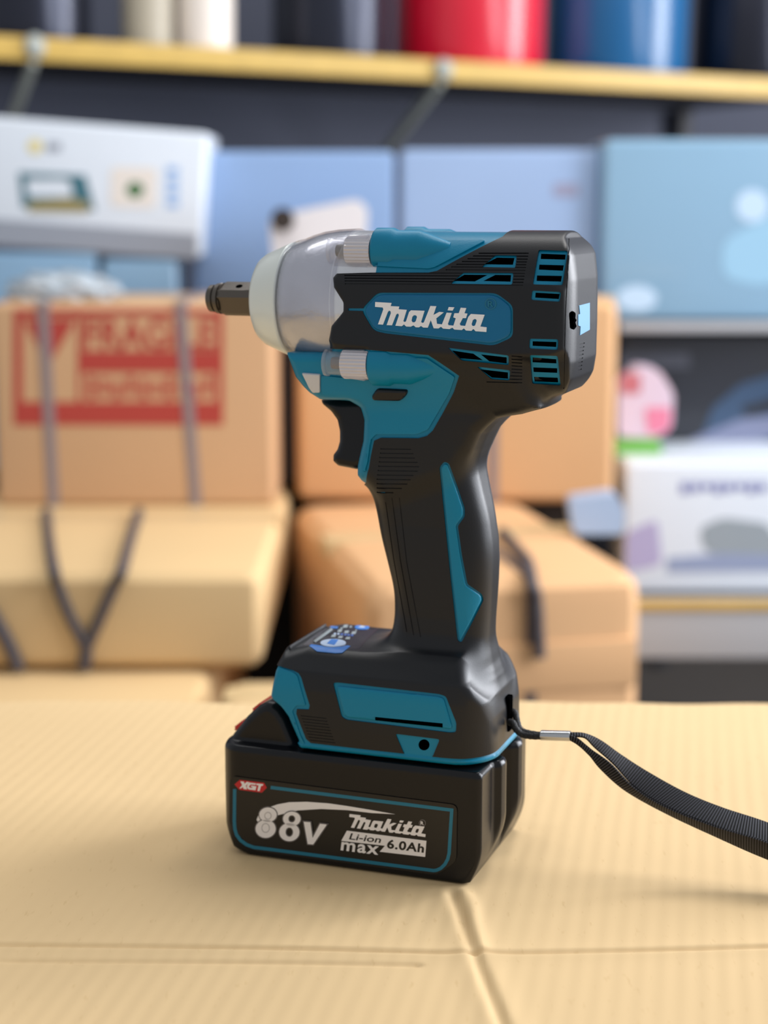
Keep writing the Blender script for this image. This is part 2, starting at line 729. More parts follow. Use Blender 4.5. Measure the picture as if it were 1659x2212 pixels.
top_open = [L(700, 470, 0), (60, 300)] + [hxz(*p) for p in [(1086, 511), (944, 585), (925, 589)]] + [hxz(802, 589), L(700, 592, -31)]
top_open[1] = (top_open[2][0] + 6, 300)
low_open = [L(560, 752, -31), hxz(800, 756), hxz(925, 767), hxz(992, 812), hxz(980, 848), hxz(935, 930), hxz(922, 942), hxz(903, 947),
            hxz(822, 946), hxz(808, 952), hxz(801, 985), hxz(797, 1010), L(796, 1040, -14), L(770, 1060, -10), L(650, 1060, -10), L(560, 900, -10)]
zb = L(950, 1637, -34.5)[1]
base_open = ([L(560, 1425, -20)] + [hxz(*p) for p in [(605, 1439), (634, 1448), (645, 1454), (651, 1464), (659, 1492), (669, 1524),
             (667, 1533), (641, 1532), (640, 1542), (661, 1596), (671, 1605), (800, 1620)]]
             + [hxz(900, 1631), (10, zb + 0.2), (30, zb + 0.2), (30, 40), (-140, 40)])
cut_black = [prism(top_open), prism(low_open), prism(base_open)]

grip_teal = [(959, 997), (970, 1001), (986, 1045), (1004, 1098), (1004, 1116), (989, 1136), (998, 1200), (1010, 1262), (1041, 1283),
             (1045, 1296), (1020, 1345), (996, 1389), (988, 1384), (972, 1240), (949, 1010)]
slab_teal = [(719, 1475), (730, 1474), (948, 1499), (963, 1504), (986, 1562), (985, 1582), (972, 1583), (748, 1555), (738, 1549)]
trap_teal = [(854, 1585), (950, 1597), (934, 1636), (873, 1630)]
BADGE = [(780, 669), (815, 632), (1072, 633), (1108, 660), (1108, 728), (1066, 747), (829, 720), (806, 714)]
badge_out = rounded(BADGE, 12)
windows = [
    [(1163.5, 539.5), (1227, 542), (1215, 616), (1150.5, 614.4)],
    [(1149.4, 627.5), (1212, 631), (1209, 652), (1147, 648)],
    [(1144, 731.5), (1206, 733), (1204.7, 756), (1143, 753)],
    [(1144, 767), (1205, 769), (1211, 833), (1149.4, 829)],
    [(1070, 551), (1116, 552), (1113, 578.5), (1040, 577)],
    [(1000, 589.5), (1109, 590), (1106, 615), (973, 613)],
    [(967, 751), (1099, 768), (1099, 789), (997, 779)],
    [(1030, 792), (1102, 800), (1100, 822), (1061, 819)],
]
slots_px = [
    [(1169, 548), (1222, 550), (1221, 561), (1168, 559.5)], [(1165, 571.6), (1218, 573), (1216, 585), (1164, 582.5)],
    [(1160, 595), (1214, 596), (1212, 608.5), (1159, 607)], [(1157, 632), (1209, 635), (1207, 646), (1156, 643)],
    [(1150.5, 737), (1202, 738.6), (1201.5, 749.5), (1150.5, 747)], [(1150.5, 772), (1201.5, 776), (1202, 785), (1150.5, 782.5)],
    [(1152, 793.5), (1203.7, 795.5), (1203.7, 805.5), (1152.7, 803.5)], [(1153.8, 814), (1204.8, 816), (1205.8, 826), (1155, 824)],
    [(1073.5, 556.5), (1111.4, 557.3), (1108, 572), (1046, 571)], [(1003, 593.5), (1053, 594), (1025.7, 608), (980, 607)],
    [(1070, 593.8), (1104, 594.2), (1102.8, 608.5), (1044, 607)], [(976, 757), (1022.5, 764), (1043, 778), (994, 774)],
    [(1038.7, 765.5), (1094.5, 772), (1094.5, 785), (1057, 780.5)], [(1037.7, 797.7), (1097.3, 804.5), (1097.3, 818), (1062.6, 815.5)],
]
for P in (grip_teal, slab_teal, trap_teal, badge_out):
    Q = rounded(P, 5, 3) if P is not badge_out else P
    cut_black.append(lay(shape_mesh([Q]), 3.0, 2.2, 14, dirn=(0.1, -1, 0)))
for P in windows:
    cut_black.append(lay(shape_mesh([rounded(P, 4, 3)]), 3.0, 2.2, 14, dirn=(0, -1, 0)))
cut_black.append(lay(shape_mesh([[(752, 666), (785, 666), (785, 672), (752, 671)]]), 2, 1.1, 14))
_ib = bmesh.new(); _ib.from_mesh(inner_me)
for v in _ib.verts: v.co *= 1000
black_me = boolean(outer_me, cut_black + [_ib])

# fine ribs moulded into the rubber
gro = []
rows = [(1034, 1142, 547, 547), (1022, 1141, 553, 553.5), (1010, 1140, 559, 560), (998, 1138, 565, 566), (986, 1137, 571, 572), (975, 1136, 577, 578),
        (963, 1135, 583, 584.5), (740, 1134, 589.5, 591), (738, 1133, 595, 597), (737, 1132, 601, 603.5), (736, 1131, 607, 610), (735, 1130, 613, 616.5)]
for x0, x1, y0, y1 in rows:
    if x0 < 800:
        x0 = 745 + (x0 - 735) * -0.4
    gro.append(lay(shape_mesh([[(x0, y0 - 1.2), (x1, y1 - 1.2), (x1, y1 + 1.2), (x0, y0 + 1.2)]]), 1.0, 0.42, 22))
for k in range(9):
    y = 768 + k * 7.0
    gro.append(lay(shape_mesh([[(1105 - (0 if k < 6 else 18 * (k - 5)), y), (1128, y + 1.6), (1128, y + 3.6), (1105 - (0 if k < 6 else 18 * (k - 5)), y + 2)]]), 1.0, 0.42, 22))
for k in range(11):
    y = 968 + k * 9.4
    x0 = 822 - (k if k < 7 else 7) * 1.2; x1 = [888, 893, 896, 902, 905, 902, 893, 887, 880, 868, 850][k]
    gro.append(lay(shape_mesh([[(x0, y), (x1, y + 1), (x1, y + 3.6), (x0, y + 2.6)]]), 1.0, 0.45, 22))
for k in range(9):
    y = 1545 + k * 6.6
    x0 = 650 + k * 2.4
    gro.append(lay(shape_mesh([[(x0, y), (x0 + 55, y + 6), (x0 + 55, y + 7.6), (x0, y + 1.6)]]), 1.0, 0.4, 22))
for (xa, ya, xb, yb, xc, yc) in [(832, 1085, 850, 1210, 878, 1365), (846, 1075, 864, 1210, 893, 1372), (862, 1075, 878, 1215, 908, 1376)]:
    gro.append(lay(shape_mesh([[(xa, ya), (xb, yb), (xc, yc), (xc + 1.8, yc), (xb + 1.8, yb), (xa + 1.8, ya)]]), 1.0, 0.35, 22))
gro.append(lay(shape_mesh([[(1228, 515), (1230, 515), (1222, 690), (1219, 840), (1217, 840), (1220, 690)]]), 1.0, 0.3, 22))
gro.append(lay(shape_mesh([rounded([(1229, 676), (1236, 671), (1244, 676), (1243, 688), (1246, 691), (1243, 697), (1246, 705), (1240, 713), (1231, 709)], 3)]), 1.5, 6.0, 8))
for k in range(8):
    gro.append(lay(shape_mesh([[(1252 - k * 0.4, 742 + k * 8), (1263 - k * 0.9, 740 + k * 8), (1263 - k * 0.9, 742 + k * 8), (1252 - k * 0.4, 744 + k * 8)]]), 1.0, 0.4, 22))
black_me2 = boolean(black_me, gro, midx=0)

core_cut = []
CORE = bvh_of(core_me)
for P in slots_px:
    core_cut.append(lay(shape_mesh([P]), 3.0, 9.0, 20, CORE, dirn=(0, -1, 0)))
core_cut.append(lay(shape_mesh([[(811, 1548), (957, 1562), (957, 1571), (811, 1556)]]), 2, 3.0, 20, CORE))
core_cut.append(lay(shape_mesh([[(916 + 12 * math.cos(a * math.pi / 10), 1609 + 12 * math.sin(a * math.pi / 10)) for a in range(20)]]), 2, 7.0, 20, CORE))
core_cut.append(lay(shape_mesh([rounded([(1227, 674), (1236, 669), (1246, 674), (1245, 688), (1248, 691), (1245, 697), (1248, 707), (1241, 715), (1229, 711)], 3)]), 2.5, 6.0, 8, CORE))
core_me2 = boolean(core_me, core_cut, midx=1)

# ------------------------------------------------------------------ assemble the impact wrench
tool = empty('impact_wrench', Vector(ORG), -TH)
tag(tool, 'teal and black cordless impact wrench standing upright on its battery on the cardboard', 'power tool')

shell = link_mesh('rubber_overmold', black_me2, [M['black'], M['dark']], tool, 30)
core = link_mesh('motor_housing', core_me2, [M['teal'], M['dark']], tool, 30)
core['label'] = 'teal hard plastic housing showing through the black rubber'


def panel(name, P, mt, off, thick=0.8, rpx=3.5, rnd=6, parent=tool, inset=0, step=12, holes=None):
    Q = rounded(inset_loop(P, inset) if inset else P, rnd, 3)
    return bm_obj(name, panel_bm(Q, off, thick, rpx, step), mt, parent, 40, MM)


# raised teal panels inside the openings
panel('trim_panel', grip_teal, M['teal'], 0.25, 1.0, 3, inset=4.5, rnd=5)
sl = panel_bm(rounded(inset_loop([(719, 1475), (948, 1499), (963, 1504), (986, 1582), (748, 1555), (738, 1549)], 6), 8, 3), 0.5, 1.2, 5)
sl_me = bpy.data.meshes.new('s')
for v in sl.verts: v.co *= MM
bmesh.ops.recalc_face_normals(sl, faces=sl.faces)
sl.to_mesh(sl_me); sl.free()
sl_me = boolean(sl_me, [lay(shape_mesh([[(811, 1548), (957, 1562), (957, 1571), (811, 1556)]]), 3, 3.0, 20)], midx=1)
link_mesh('trim_panel', sl_me, [M['teal'], M['dark']], tool, 40)
front_teal = [(603, 1442), (634, 1453), (642, 1460), (650, 1490), (660, 1524), (640, 1524), (631, 1536), (652, 1600), (664, 1614),
              (658, 1616), (645, 1590), (626, 1548), (606, 1524), (589, 1510)]
low_panel = [(806, 822), (822, 770), (922, 775), (982, 815), (970, 850), (924, 928), (900, 938), (812, 938), (800, 950), (793, 1000),
             (786, 1022), (784, 1005), (797, 950), (799, 905), (790, 878), (775, 862), (700, 858), (693, 840), (694, 812)]
panel('trim_panel', front_teal, M['teal'], 0.05, 1.2, 4, rnd=4)
panel('trim_panel', low_panel, M['teal'], 0.05, 1.2, 4, rnd=4)
top_panel = [(806, 574), (812, 515), (1042, 515), (1048, 519), (938, 577), (925, 580)]
panel('trim_panel', top_panel, M['teal'], 0.05, 1.2, 4, rnd=4)

badge = panel('brand_badge', BADGE, M['badge'], 0.55, 1.2, 5, rnd=14, inset=4)
badge['label'] = 'glossy blue badge with raised white lettering'
LOGO = [
    [(72, 72), (280, 84), (268, 124), (378, 130), (370, 164), (474, 172), (430, 318), (450, 328), (466, 318), (505, 200), (530, 178),
     (702, 184), (657, 328), (676, 340), (694, 332), (778, 122), (852, 126), (815, 238), (890, 198), (948, 204), (852, 280), (860, 350),
     (925, 358), (985, 208), (1048, 212), (1000, 352), (1008, 368), (1072, 374), (1102, 280), (1070, 268), (1085, 215), (1140, 215),
     (1165, 145), (1235, 150), (1212, 215), (1250, 220), (1232, 278), (1190, 278), (1152, 352), (1162, 372), (1222, 378), (1262, 262),
     (1295, 225), (1470, 235), (1415, 385), (1495, 395), (1492, 455), (1355, 445), (1328, 415), (1300, 440), (1232, 436), (1205, 408),
     (1178, 430), (1085, 424), (1058, 400), (1020, 418), (940, 412), (912, 388), (880, 410), (820, 408), (782, 302), (742, 400),
     (685, 398), (658, 378), (628, 396), (590, 395), (562, 370), (525, 388), (468, 386), (440, 358), (410, 382), (330, 376), (374, 245),
     (370, 224), (355, 219), (338, 235), (285, 370), (218, 368), (272, 215), (268, 190), (250, 181), (232, 200), (170, 362), (108, 358),
     (176, 165), (168, 142), (70, 134)],
    [(545, 262), (565, 240), (595, 243), (607, 262), (590, 318), (572, 332), (548, 330), (535, 310)],
    [(1318, 305), (1340, 288), (1362, 292), (1370, 312), (1350, 370), (1330, 380), (1312, 375), (1303, 355)],
    [(1012, 136), (1083, 140), (1060, 182), (998, 178)]]
logo_px = [[(800 + x / 5.925, 640 + y / 5.925) for x, y in lp] for lp in LOGO]
bb = bm_obj('lettering', lay(shape_mesh(logo_px), 0.95, 0.3, 14), M['white'], badge, 30, MM)


def circle(cx, cy, rx, ry=None, n=28, a0=0):
    ry = ry or rx
    return [(cx + rx * math.cos(a0 + 2 * math.pi * i / n), cy + ry * math.sin(a0 + 2 * math.pi * i / n)) for i in range(n)]


reg = lay(shape_mesh([circle(1061, 656, 12.5), circle(1061, 656, 10.6)]), 0.75, 0.3, 14)
t = fit3(text_mesh('R', 0.01), (1055.5, 662.5), (1067, 662.8), (1055.5, 649.5))
merge(reg, lay(t, 0.95, 0.3, 14))
bm_obj('registered_mark', reg, M['labelteal'], badge, 30, MM)

# direction switch, lamp lens, screws
dsw = rounded([(815, 838), (882, 841), (880, 852), (866, 866), (808, 864), (803, 856)], 8, 4)
bm_obj('direction_switch', panel_bm(dsw, 1.6, 0.6, 6), M['black'], tool, 40, MM)
lens = [(652, 806), (691, 809), (691, 848), (676, 848), (668, 838)]
bm_obj('work_light', panel_bm(rounded(lens, 2, 2), 0.5, 0.8, 2), M['led'], tool, 40, MM)
rear_lab = [(1250, 660), (1273, 654), (1273, 712), (1252, 724), (1253, 705), (1248, 703), (1248, 680), (1252, 678)]
bm_obj('rear_sticker', lay(shape_mesh([rear_lab]), 0.25, 0.3, 8), M['bluelab'], tool, 30, MM)


def lathe_x(profile, seg=96, ax=AXZ, y0=0.0):
    bm = bmesh.new()
    rings = []
    for x, r in profile:
        if r <= 0:
            rings.append([bm.verts.new((x, y0, ax))])
        else:
            rings.append([bm.verts.new((x, y0 + r * math.cos(2 * math.pi * k / seg), ax + r * math.sin(2 * math.pi * k / seg))) for k in range(seg)])
    for a, b in zip(rings, rings[1:]):
        for k in range(seg):
            j = (k + 1) % seg
            if len(a) == 1 and len(b) == 1: continue
            if len(a) == 1: bm.faces.new([a[0], b[j], b[k]])
            elif len(b) == 1: bm.faces.new([a[k], a[j], b[0]])
            else: bm.faces.new([a[k], a[j], b[j], b[k]])
    return bm


case = lathe_x([(-93, 0), (-93, 23.4), (-92.2, 24.2), (-88, 25.6), (-84, 27.2), (-79, 28.6), (-73, 29.6), (-66, 30.2), (-40, 29.8), (-40, 0)])
bm_obj('hammer_case', case, M['silver'], tool, 40, MM)
nose = lathe_x([(-109.4, 0), (-109.4, 13.8), (-109.0, 16.4), (-107.7, 18.6), (-105.4, 20.3), (-101.6, 21.9), (-98, 23.4), (-95.2, 24.5), (-94.4, 24.9), (-93.4, 24.6),
                (-93.2, 0)])
bm_obj('nose_ring', nose, M['nose'], tool, 40, MM)
guard = lathe_x([(-94, 24.7), (-92.6, 25.4), (-91.5, 25.3), (-90.8, 26.0), (-88, 26.6), (-84, 28.2), (-79, 29.6), (-73, 30.5), (-64, 31.0), (-64, 30.3), (-73, 29.8),
                 (-79, 28.9), (-84, 27.5), (-88, 25.9), (-92.5, 24.4), (-94, 24.0), (-94, 24.7)])
bmesh.ops.remove_doubles(guard, verts=guard.verts, dist=1e-4)
bm_obj('clear_guard', guard, M['clear'], tool, 40, MM)


# screw bosses: knurled clear sleeve with a smooth cap in front and the dark screw inside
def boss(cx, cz, cy, x0, x1, x2, r1, r2):
    bm = bmesh.new()
    n = 26
    prof = [(x1, 0), (x1, r2 - 0.5), (x1 + 0.6, r2), (x2 - 0.5, r2), (x2, r2 - 0.3), (x2, 0)]
    b = lathe_x(prof, n * 4, cz, cy)
    for v in b.verts:
        dy, dz = v.co.y - cy, v.co.z - cz
        r = math.hypot(dy, dz)
        if r > r2 * 0.8 and x1 + 0.5 < v.co.x < x2 - 0.2:
            a = math.atan2(dz, dy)
            k = 1 - 0.09 * (0.5 + 0.5 * math.cos(a * n))
            v.co.y, v.co.z = cy + dy * k, cz + dz * k
    o = bm_obj('screw_boss', b, M['knurl'], tool, 40, MM)
    c = lathe_x([(x0, 0), (x0, r1 - 1.2), (x0 + 0.5, r1), (x0 + 1.8, r1), (x0 + 2.2, r1 - 0.7), (x1 - 1.2, r1 - 0.5), (x1 + 0.2, r1 + 0.2), (x1 + 0.2, 0)], 40, cz, cy)
    c = bm_obj('cap', c, M['clear2'], o, 40, MM)
    s = lathe_x([(x0 + 3.5, 0), (x0 + 3.5, r1 * 0.45), (x1, r1 * 0.45), (x1, r1 * 0.8), (x1 + 0.3, r1 * 0.8), (x1 + 0.3, 0)], 20, cz, cy)
    bm_obj('screw', s, M['steel'], o, 40, MM)


for (px0, px1, px2, py, half, yy) in [(706, 747, 801, 542, 6.4, -22), (696, 738, 795, 787, 6.5, -27)]:
    a, b_, c_ = L(px0, py, yy - 3)[0], L(px1, py, yy - 3)[0], L(px2, py, yy - 3)[0]
    cz = L((px1 + px2) / 2, py, yy - 3)[1]
    boss(0, cz, yy, a, b_, c_, 5.6, half)
    boss(0, cz, -yy, a, b_, c_, 5.6, half)
# clear bracket plates that carry the bosses
for P, yy in (([(752, 512), (800, 505), (801, 583), (735, 584), (722, 580)], -22.5), ([(745, 752), (794, 754), (794, 822), (742, 814)], -27.5)):
    for sg in (1, -1):
        bm = prism(S(P, yy), sg * (yy - 3.2), sg * (yy + 3))
        bmesh.ops.bevel(bm, geom=bm.edges[:], offset=0.5, segments=2, affect='EDGES')
        bm_obj('guard_bracket', bm, M['clear2'], tool, 40, MM)
# teal screw towers behind the bosses
for (px1, px2, py, yy, r, tip) in [(802, 925, 540, -19.5, 9.0, 965), (795, 905, 790, -24.5, 9.0, 950)]:
    x0 = L(px1, py, yy - 6)[0]; x1 = L(px2, py, yy - 6)[0]; x2 = L(tip, py, yy - 6)[0]
    cz = L(px1 + 30, py, yy - 6)[1]
    for sg in (1, -1):
        b = lathe_x([(x0, 0), (x0, r - 0.8), (x0 + 0.8, r), (x0 + 8, r), (x0 + 10, r - 1.0), (x1 - 5, r - 1.0), (x2, r * 0.35), (x2, 0)], 48, cz, sg * yy)
        o = bm_obj('screw_tower', b, M['teal'], tool, 40, MM)

# square drive
ang = math.radians(25)
ax0, ax1 = -134.5, -113
bm = bmesh.new()
a = 6.35
sq = rounded([(-a, -a), (a, -a), (a, a), (-a, a)], 2.4, 1)
secs = []
for x, k, circ in [(-137.2, 5.0, 1), (-136.6, 5.9, 1), (-134.4, 6.1, 1), (-134.2, 5.4, 1), (-133.4, 5.4, 1), (-133.2, 6.6, 1), (-131.4, 6.9, 1), (-131.2, 6.0, 1), (-130.4, 6.0, 1), (-130.2, 6.9, 1)]:
    secs.append([bm.verts.new((x + 2.0, k * math.cos(2 * math.pi * i / 48), AXZ + k * math.sin(2 * math.pi * i / 48))) for i in range(48)])
for s0, s1 in zip(secs, secs[1:]):
    for i in range(48):
        j = (i + 1) % 48
        bm.faces.new([s0[i], s0[j], s1[j], s1[i]])
bm.faces.new(secs[0]); bm.faces.new(list(reversed(secs[-1])))
ss = []
for x, k in [(-129.4, 0.86), (-127.0, 1.0), (-116.0, 1.0), (-112.0, 1.08), (-109, 1.12)]:
    row = []
    for (u, w) in sq:
        u, w = u * k, w * k
        row.append(bm.verts.new((x, u * math.cos(ang) - w * math.sin(ang), AXZ + u * math.sin(ang) + w * math.cos(ang))))
    ss.append(row)
n = len(sq)
for s0, s1 in zip(ss, ss[1:]):
    for i in range(n):
        j = (i + 1) % n
        bm.faces.new([s0[i], s0[j], s1[j], s1[i]])
bm.faces.new(ss[0]); bm.faces.new(list(reversed(ss[-1])))
anvil = bm_obj('anvil', bm, M['steel'], tool, 25, MM)
anvil['label'] = 'dark steel square drive'
# solid dark disc painted for the shade of a pin hole in the upper face
hole = lathe_x([(-1.0, 0), (-1.0, 1.55), (0.15, 1.55), (0.15, 0)], 24, 0, 0)
nrm = Vector((0, -math.sin(ang), math.cos(ang)))
# rotate lathe axis (x) onto the face normal
rot = Vector((1, 0, 0)).rotation_difference(nrm).to_matrix()
for v in hole.verts:
    v.co = rot @ v.co + nrm * 6.3 + Vector((-119.5, 0, AXZ)) + Vector((0, -math.cos(ang), -math.sin(ang))) * 0.3
bm_obj('pin_hole_shade', hole, M['dark'], anvil, 40, MM)

bm_obj('strap_slot_shade', box_bm(2.5, 6.0, -1, 5, 58, 74, 1.0), M['dark'], tool, 40, MM)  # solid dark box stands in for the shaded recess of the strap

# trigger
TRIG = (S([(699, 862), (704, 872), (722, 887), (735, 905), (740, 928), (740, 950), (735, 968), (726, 980), (726, 994), (737, 1004), (758, 1008), (778, 1012)], -3)
        + S([(800, 1000), (806, 950), (806, 900), (790, 862)], -6))
tx = [p[0] for p in TRIG]; tz = [p[1] for p in TRIG]
trg = sdf_obj('trigger', (min(tx) - 2, -12, min(tz) - 2), (max(tx) + 2, 12, max(tz) + 2), 0.6, slab_fn(TRIG, 9.5, 4.0), M['batt'], tool)
trg['label'] = 'black curved finger trigger'

# small print panel on the foot
panel_px = [(652, 1394), (712, 1344), (756, 1340), (812, 1347), (821, 1354), (792, 1382), (776, 1402), (700, 1408)]
scr = panel_bm(rounded(panel_px, 4, 3), 0.12, 0.5, 2, 16)
screen = bm_obj('control_panel', scr, M['screen'], tool, 40, MM)
screen['label'] = 'dark display panel with blue and grey symbols'
g = bmesh.new()
def zp(x, y): return (640 + x / 7.54, 1320 + y / 7.54)
def addp(pts, mi, off=0.3):
    merge(g, lay(shape_mesh([[zp(*p) for p in pts]]), off, 0.1, 12), mi)
addp(circle(1070, 270, 118, 38), 0)
addp([(1000, 275), (1060, 250), (1110, 255), (1120, 282), (1060, 285)], 1, 0.4)
addp([(215, 575), (245, 550), (395, 570), (470, 592), (600, 602), (740, 590), (830, 568), (885, 578), (750, 685), (640, 690), (340, 662)], 0)
addp([(555, 268), (570, 250), (678, 262), (660, 290), (560, 285)], 0)
for (x, y, w, hh) in [(800, 255, 90, 45), (886, 264, 45, 26), (735, 290, 45, 22), (708, 330, 78, 40), (818, 348, 85, 40), (935, 362, 85, 40), (972, 322, 30, 20),
                      (605, 412, 85, 40), (718, 432, 85, 36), (838, 450, 85, 36)]:
    addp([(x - w / 2, y + hh / 2), (x - w / 4, y - hh / 2), (x + w / 2, y - hh / 2), (x + w / 4, y + hh / 2)], 2)
for (x, y) in [(628, 376), (684, 380)]:
    addp([(x - 20, y + 12), (x - 10, y - 12), (x + 20, y - 12), (x + 10, y + 12)], 1)
for (x, y) in [(740, 388), (798, 392), (850, 398), (908, 402)]:
    addp([(x - 24, y + 15), (x - 10, y - 15), (x + 26, y - 15), (x + 12, y + 15)], 3)
for i in range(12):
    f = i / 12.0
    x, y = 565 - f * 285, 300 + f * 210
    addp([(x - 22, y), (x, y - 14), (x + 30, y + 2), (x + 6, y + 20)], 2)
bm_obj('printed_symbols', g, [M['dispblue'], M['disppale'], M['dispgrey'], M['dispdarkblue']], screen, 30, MM)
g = lay(shape_mesh([circle(*zp(600, 535), 27.5, 8.2, 40)]), 0.6, 0.2, 12)
merge(g, lay(shape_mesh([[zp(*p) for p in [(500, 548), (570, 480), (685, 488), (620, 575)]]]), 0.7, 0.1, 12), 1)
bm_obj('panel_button', g, [M['disppale'], M['dispblue']], screen, 30, MM)

# ------------------------------------------------------------------ battery
BSIDE = [(-118.5, 52), (-119, 30), (-118.2, 12), (-112, 2.5), (-104, 0), (-4, 0), (-1, 1), (5, 14), (10, 26), (10, 52)]


def batt_field(x, y, z):
    p = prof2(BSIDE, x, z)
    X, Y = np.broadcast_arrays(x[:, 0, 0][:, None], y[0, :, 0][None, :])
    PL = [(-119, -37), (2.2, -37), (3.8, -35), (4.0, -21), (4.6, -19), (7.2, -17), (8.0, -13), (7.2, -9), (4.0, -6.5), (0.6, -5), (0.6, 7),
          (4.4, 9), (7.0, 11.5), (7.8, 15), (7.0, 19), (4.6, 21), (4.2, 34), (2.5, 37), (-119, 37)]
    pl = poly_sdf(X, Y, PL)[:, :, None].astype(np.float32)
    pl = rmax(pl, rrect(x, y, -119.2, 40, -37, 37, 13, 3), 1.5)
    f = rmax(p, pl, 2.2)
    f = rmax(f, z - 50.8, 3.8)
    # latch wedge in front of the tool foot
    w = prof2(WEDGE, x, z)
    ww = 29.0
    sh = rmax(w, np.abs(y) - ww, 4.0)
    sh = np.maximum(sh, -(rmax(-(x + 300), 20.0 - z, 0.1)) * 0 - 1e3) if False else sh
    return smin(f, sh, 2.2)


WEDGE = (S([(494, 1602), (500, 1588), (530, 1550), (556, 1526), (575, 1517), (588, 1520), (603, 1532), (616, 1552), (638, 1603), (652, 1632)], -28)
         + [(-70, 40), (-112, 40)])
batt = sdf_obj('battery_pack', (-122, -40, -2), (13, 40, 74), 0.62, batt_field, [M['batt']], tool, 40)
batt['label'] = 'black slide-on battery with ribbed rear end'
# red catch on the front slope
for (px, py) in [(545, 1538), (506, 1577)]:
    x, z = L(px, py, -24)
    c = bmesh.new()
    bmesh.ops.create_cube(c, size=1)
    for v in c.verts:
        v.co = Vector((v.co.x * 6.5, v.co.y * 26, v.co.z * 2.6))
    bmesh.ops.bevel(c, geom=c.edges[:], offset=0.9, segments=3, affect='EDGES')
    rm = Matrix.Rotation(-math.radians(40), 3, 'Y')
    for v in c.verts: v.co = rm @ v.co + Vector((x, -6, z + 0.1))
    bm_obj('release_catch', c, M['red'], batt, 40, MM)

# label on the flat side
FY = -37.0
lab = bmesh.new()


def lput(bm, off, mi, thick=0.1):
    """flat picture-space shape -> label plane"""
    ret = bmesh.ops.extrude_face_region(bm, geom=bm.faces[:])
    ext = {v for v in ret['geom'] if isinstance(v, bmesh.types.BMVert)}
    for v in bm.verts:
        x, z = L(v.co.x, v.co.y, FY)
        v.co = (x, FY - (off if v in ext else off - thick), z)
    bmesh.ops.recalc_face_normals(bm, faces=bm.faces)
    merge(lab, bm, mi)


def z6(x, y): return (440 + x / 2.304, 1600 + y / 2.304)
def z2(x, y): return (740 + x / 8.295, 1740 + y / 8.295)
def z3(x, y): return (490 + x / 6.381, 1670 + y / 6.381)


def stroke(pts, w):
    P = [Vector(p) for p in pts]
    l, r = [], []
    for i, p in enumerate(P):
        d1 = (P[i] - P[i - 1]).normalized() if i else (P[1] - P[0]).normalized()
        d2 = (P[i + 1] - P[i]).normalized() if i < len(P) - 1 else d1
        nn = Vector((-d1.y, d1.x)) + Vector((-d2.y, d2.x))
        nn = nn / max(nn.length_squared, 0.6) * 2 * w / 2
        l.append(tuple(p + nn)); r.append(tuple(p - nn))
    return l + r[::-1]


lput(shape_mesh([rounded([z6(132, 175), z6(1262, 320), z6(1258, 600), z6(1160, 668), z6(250, 548), z6(128, 420)], 14)]), 0.12, 0)
fr = [z6(334, 232), z6(1235, 345), z6(1222, 560)]
fr += [z6(1222 - 62 * (1 - math.cos(t)) - 10 * t, 560 + 86 * math.sin(t)) for t in (0.35, 0.7, 1.05, 1.35, 1.57)]
fr += [z6(1100, 640), z6(290, 535)]
fr += [z6(155 + 135 * (1 - math.sin(t)), 430 + 105 * math.cos(t)) for t in (0.3, 0.6, 0.9, 1.2, 1.5)]
fr += [z6(153, 400), z6(155, 240)]
lput(shape_mesh([stroke(fr, 7.2)]), 0.2, 1)
# red hexagon
lput(shape_mesh([[z3(107, 155), z3(180, 92), z3(515, 132), z3(553, 200), z3(485, 268), z3(175, 228)]]), 0.22, 4)
for P in ([(190, 112), (236, 115), (246, 146), (278, 118), (314, 122), (266, 170), (282, 222), (236, 216), (224, 188), (196, 210), (178, 207), (216, 162)],
          [(310, 128), (408, 140), (396, 160), (332, 154), (308, 180), (318, 198), (352, 202), (358, 190), (333, 186), (340, 170), (412, 180), (398, 234), (305, 222), (280, 198), (284, 158)],
          [(416, 140), (507, 150), (496, 174), (476, 171), (454, 247), (424, 243), (442, 166), (408, 162)]):
    lput(shape_mesh([[z3(*p) for p in P]]), 0.3, 2)
# swoosh
lput(shape_mesh([[z3(412, 640), z3(440, 575), z3(560, 480), z3(700, 430), z3(860, 400), z3(1100, 394), z3(1400, 415), z3(1660, 452), z3(1950, 500), z3(2320, 565),
                  z3(2000, 548), z3(1660, 508), z3(1300, 492), z3(980, 512), z3(720, 575), z3(430, 670)]]), 0.24, 2)
def ell(cx, cy, rx, ry, n=40):
    return [z3(x, y) for x, y in circle(cx, cy, rx, ry, n)]


for e8, (ux, uy, lx, ly, open_) in enumerate(((572, 570, 540, 764, False), (902, 625, 868, 808, True))):
    for k, (d8, mi) in enumerate(((0, 3), (7, 0), (13, 2))):
        lv = 0.30 + 0.05 * k + 0.16 * e8
        for (cx, cy, rx, ry, hx, hy) in ((ux, uy, 134, 113, 47, 49), (lx, ly, 152, 138, 52, 64)):
            lp = [ell(cx, cy, rx - d8, ry - d8)]
            if open_: lp.append(ell(cx, cy, hx - 13 + d8, hy - 13 + d8)[::-1])
            lput(shape_mesh(lp), lv, mi)
    if not open_:
        for (cx, cy, hx, hy) in ((ux, uy + 14, 48, 50), (lx, ly - 12, 55, 64)):
            lput(shape_mesh([ell(cx, cy, hx, hy), ell(cx, cy, hx - 6, hy - 6)[::-1]]), 0.44, 3)
VP = [(1050, 648), (1172, 656), (1198, 842), (1284, 676), (1412, 690), (1205, 992), (1112, 984)]
for k, (d8, mi) in enumerate(((0, 3), (7, 0), (14, 2))):
    lput(shape_mesh([[z3(*p) for p in inset_loop(VP, d8)]]), 0.62 + 0.05 * k, mi)
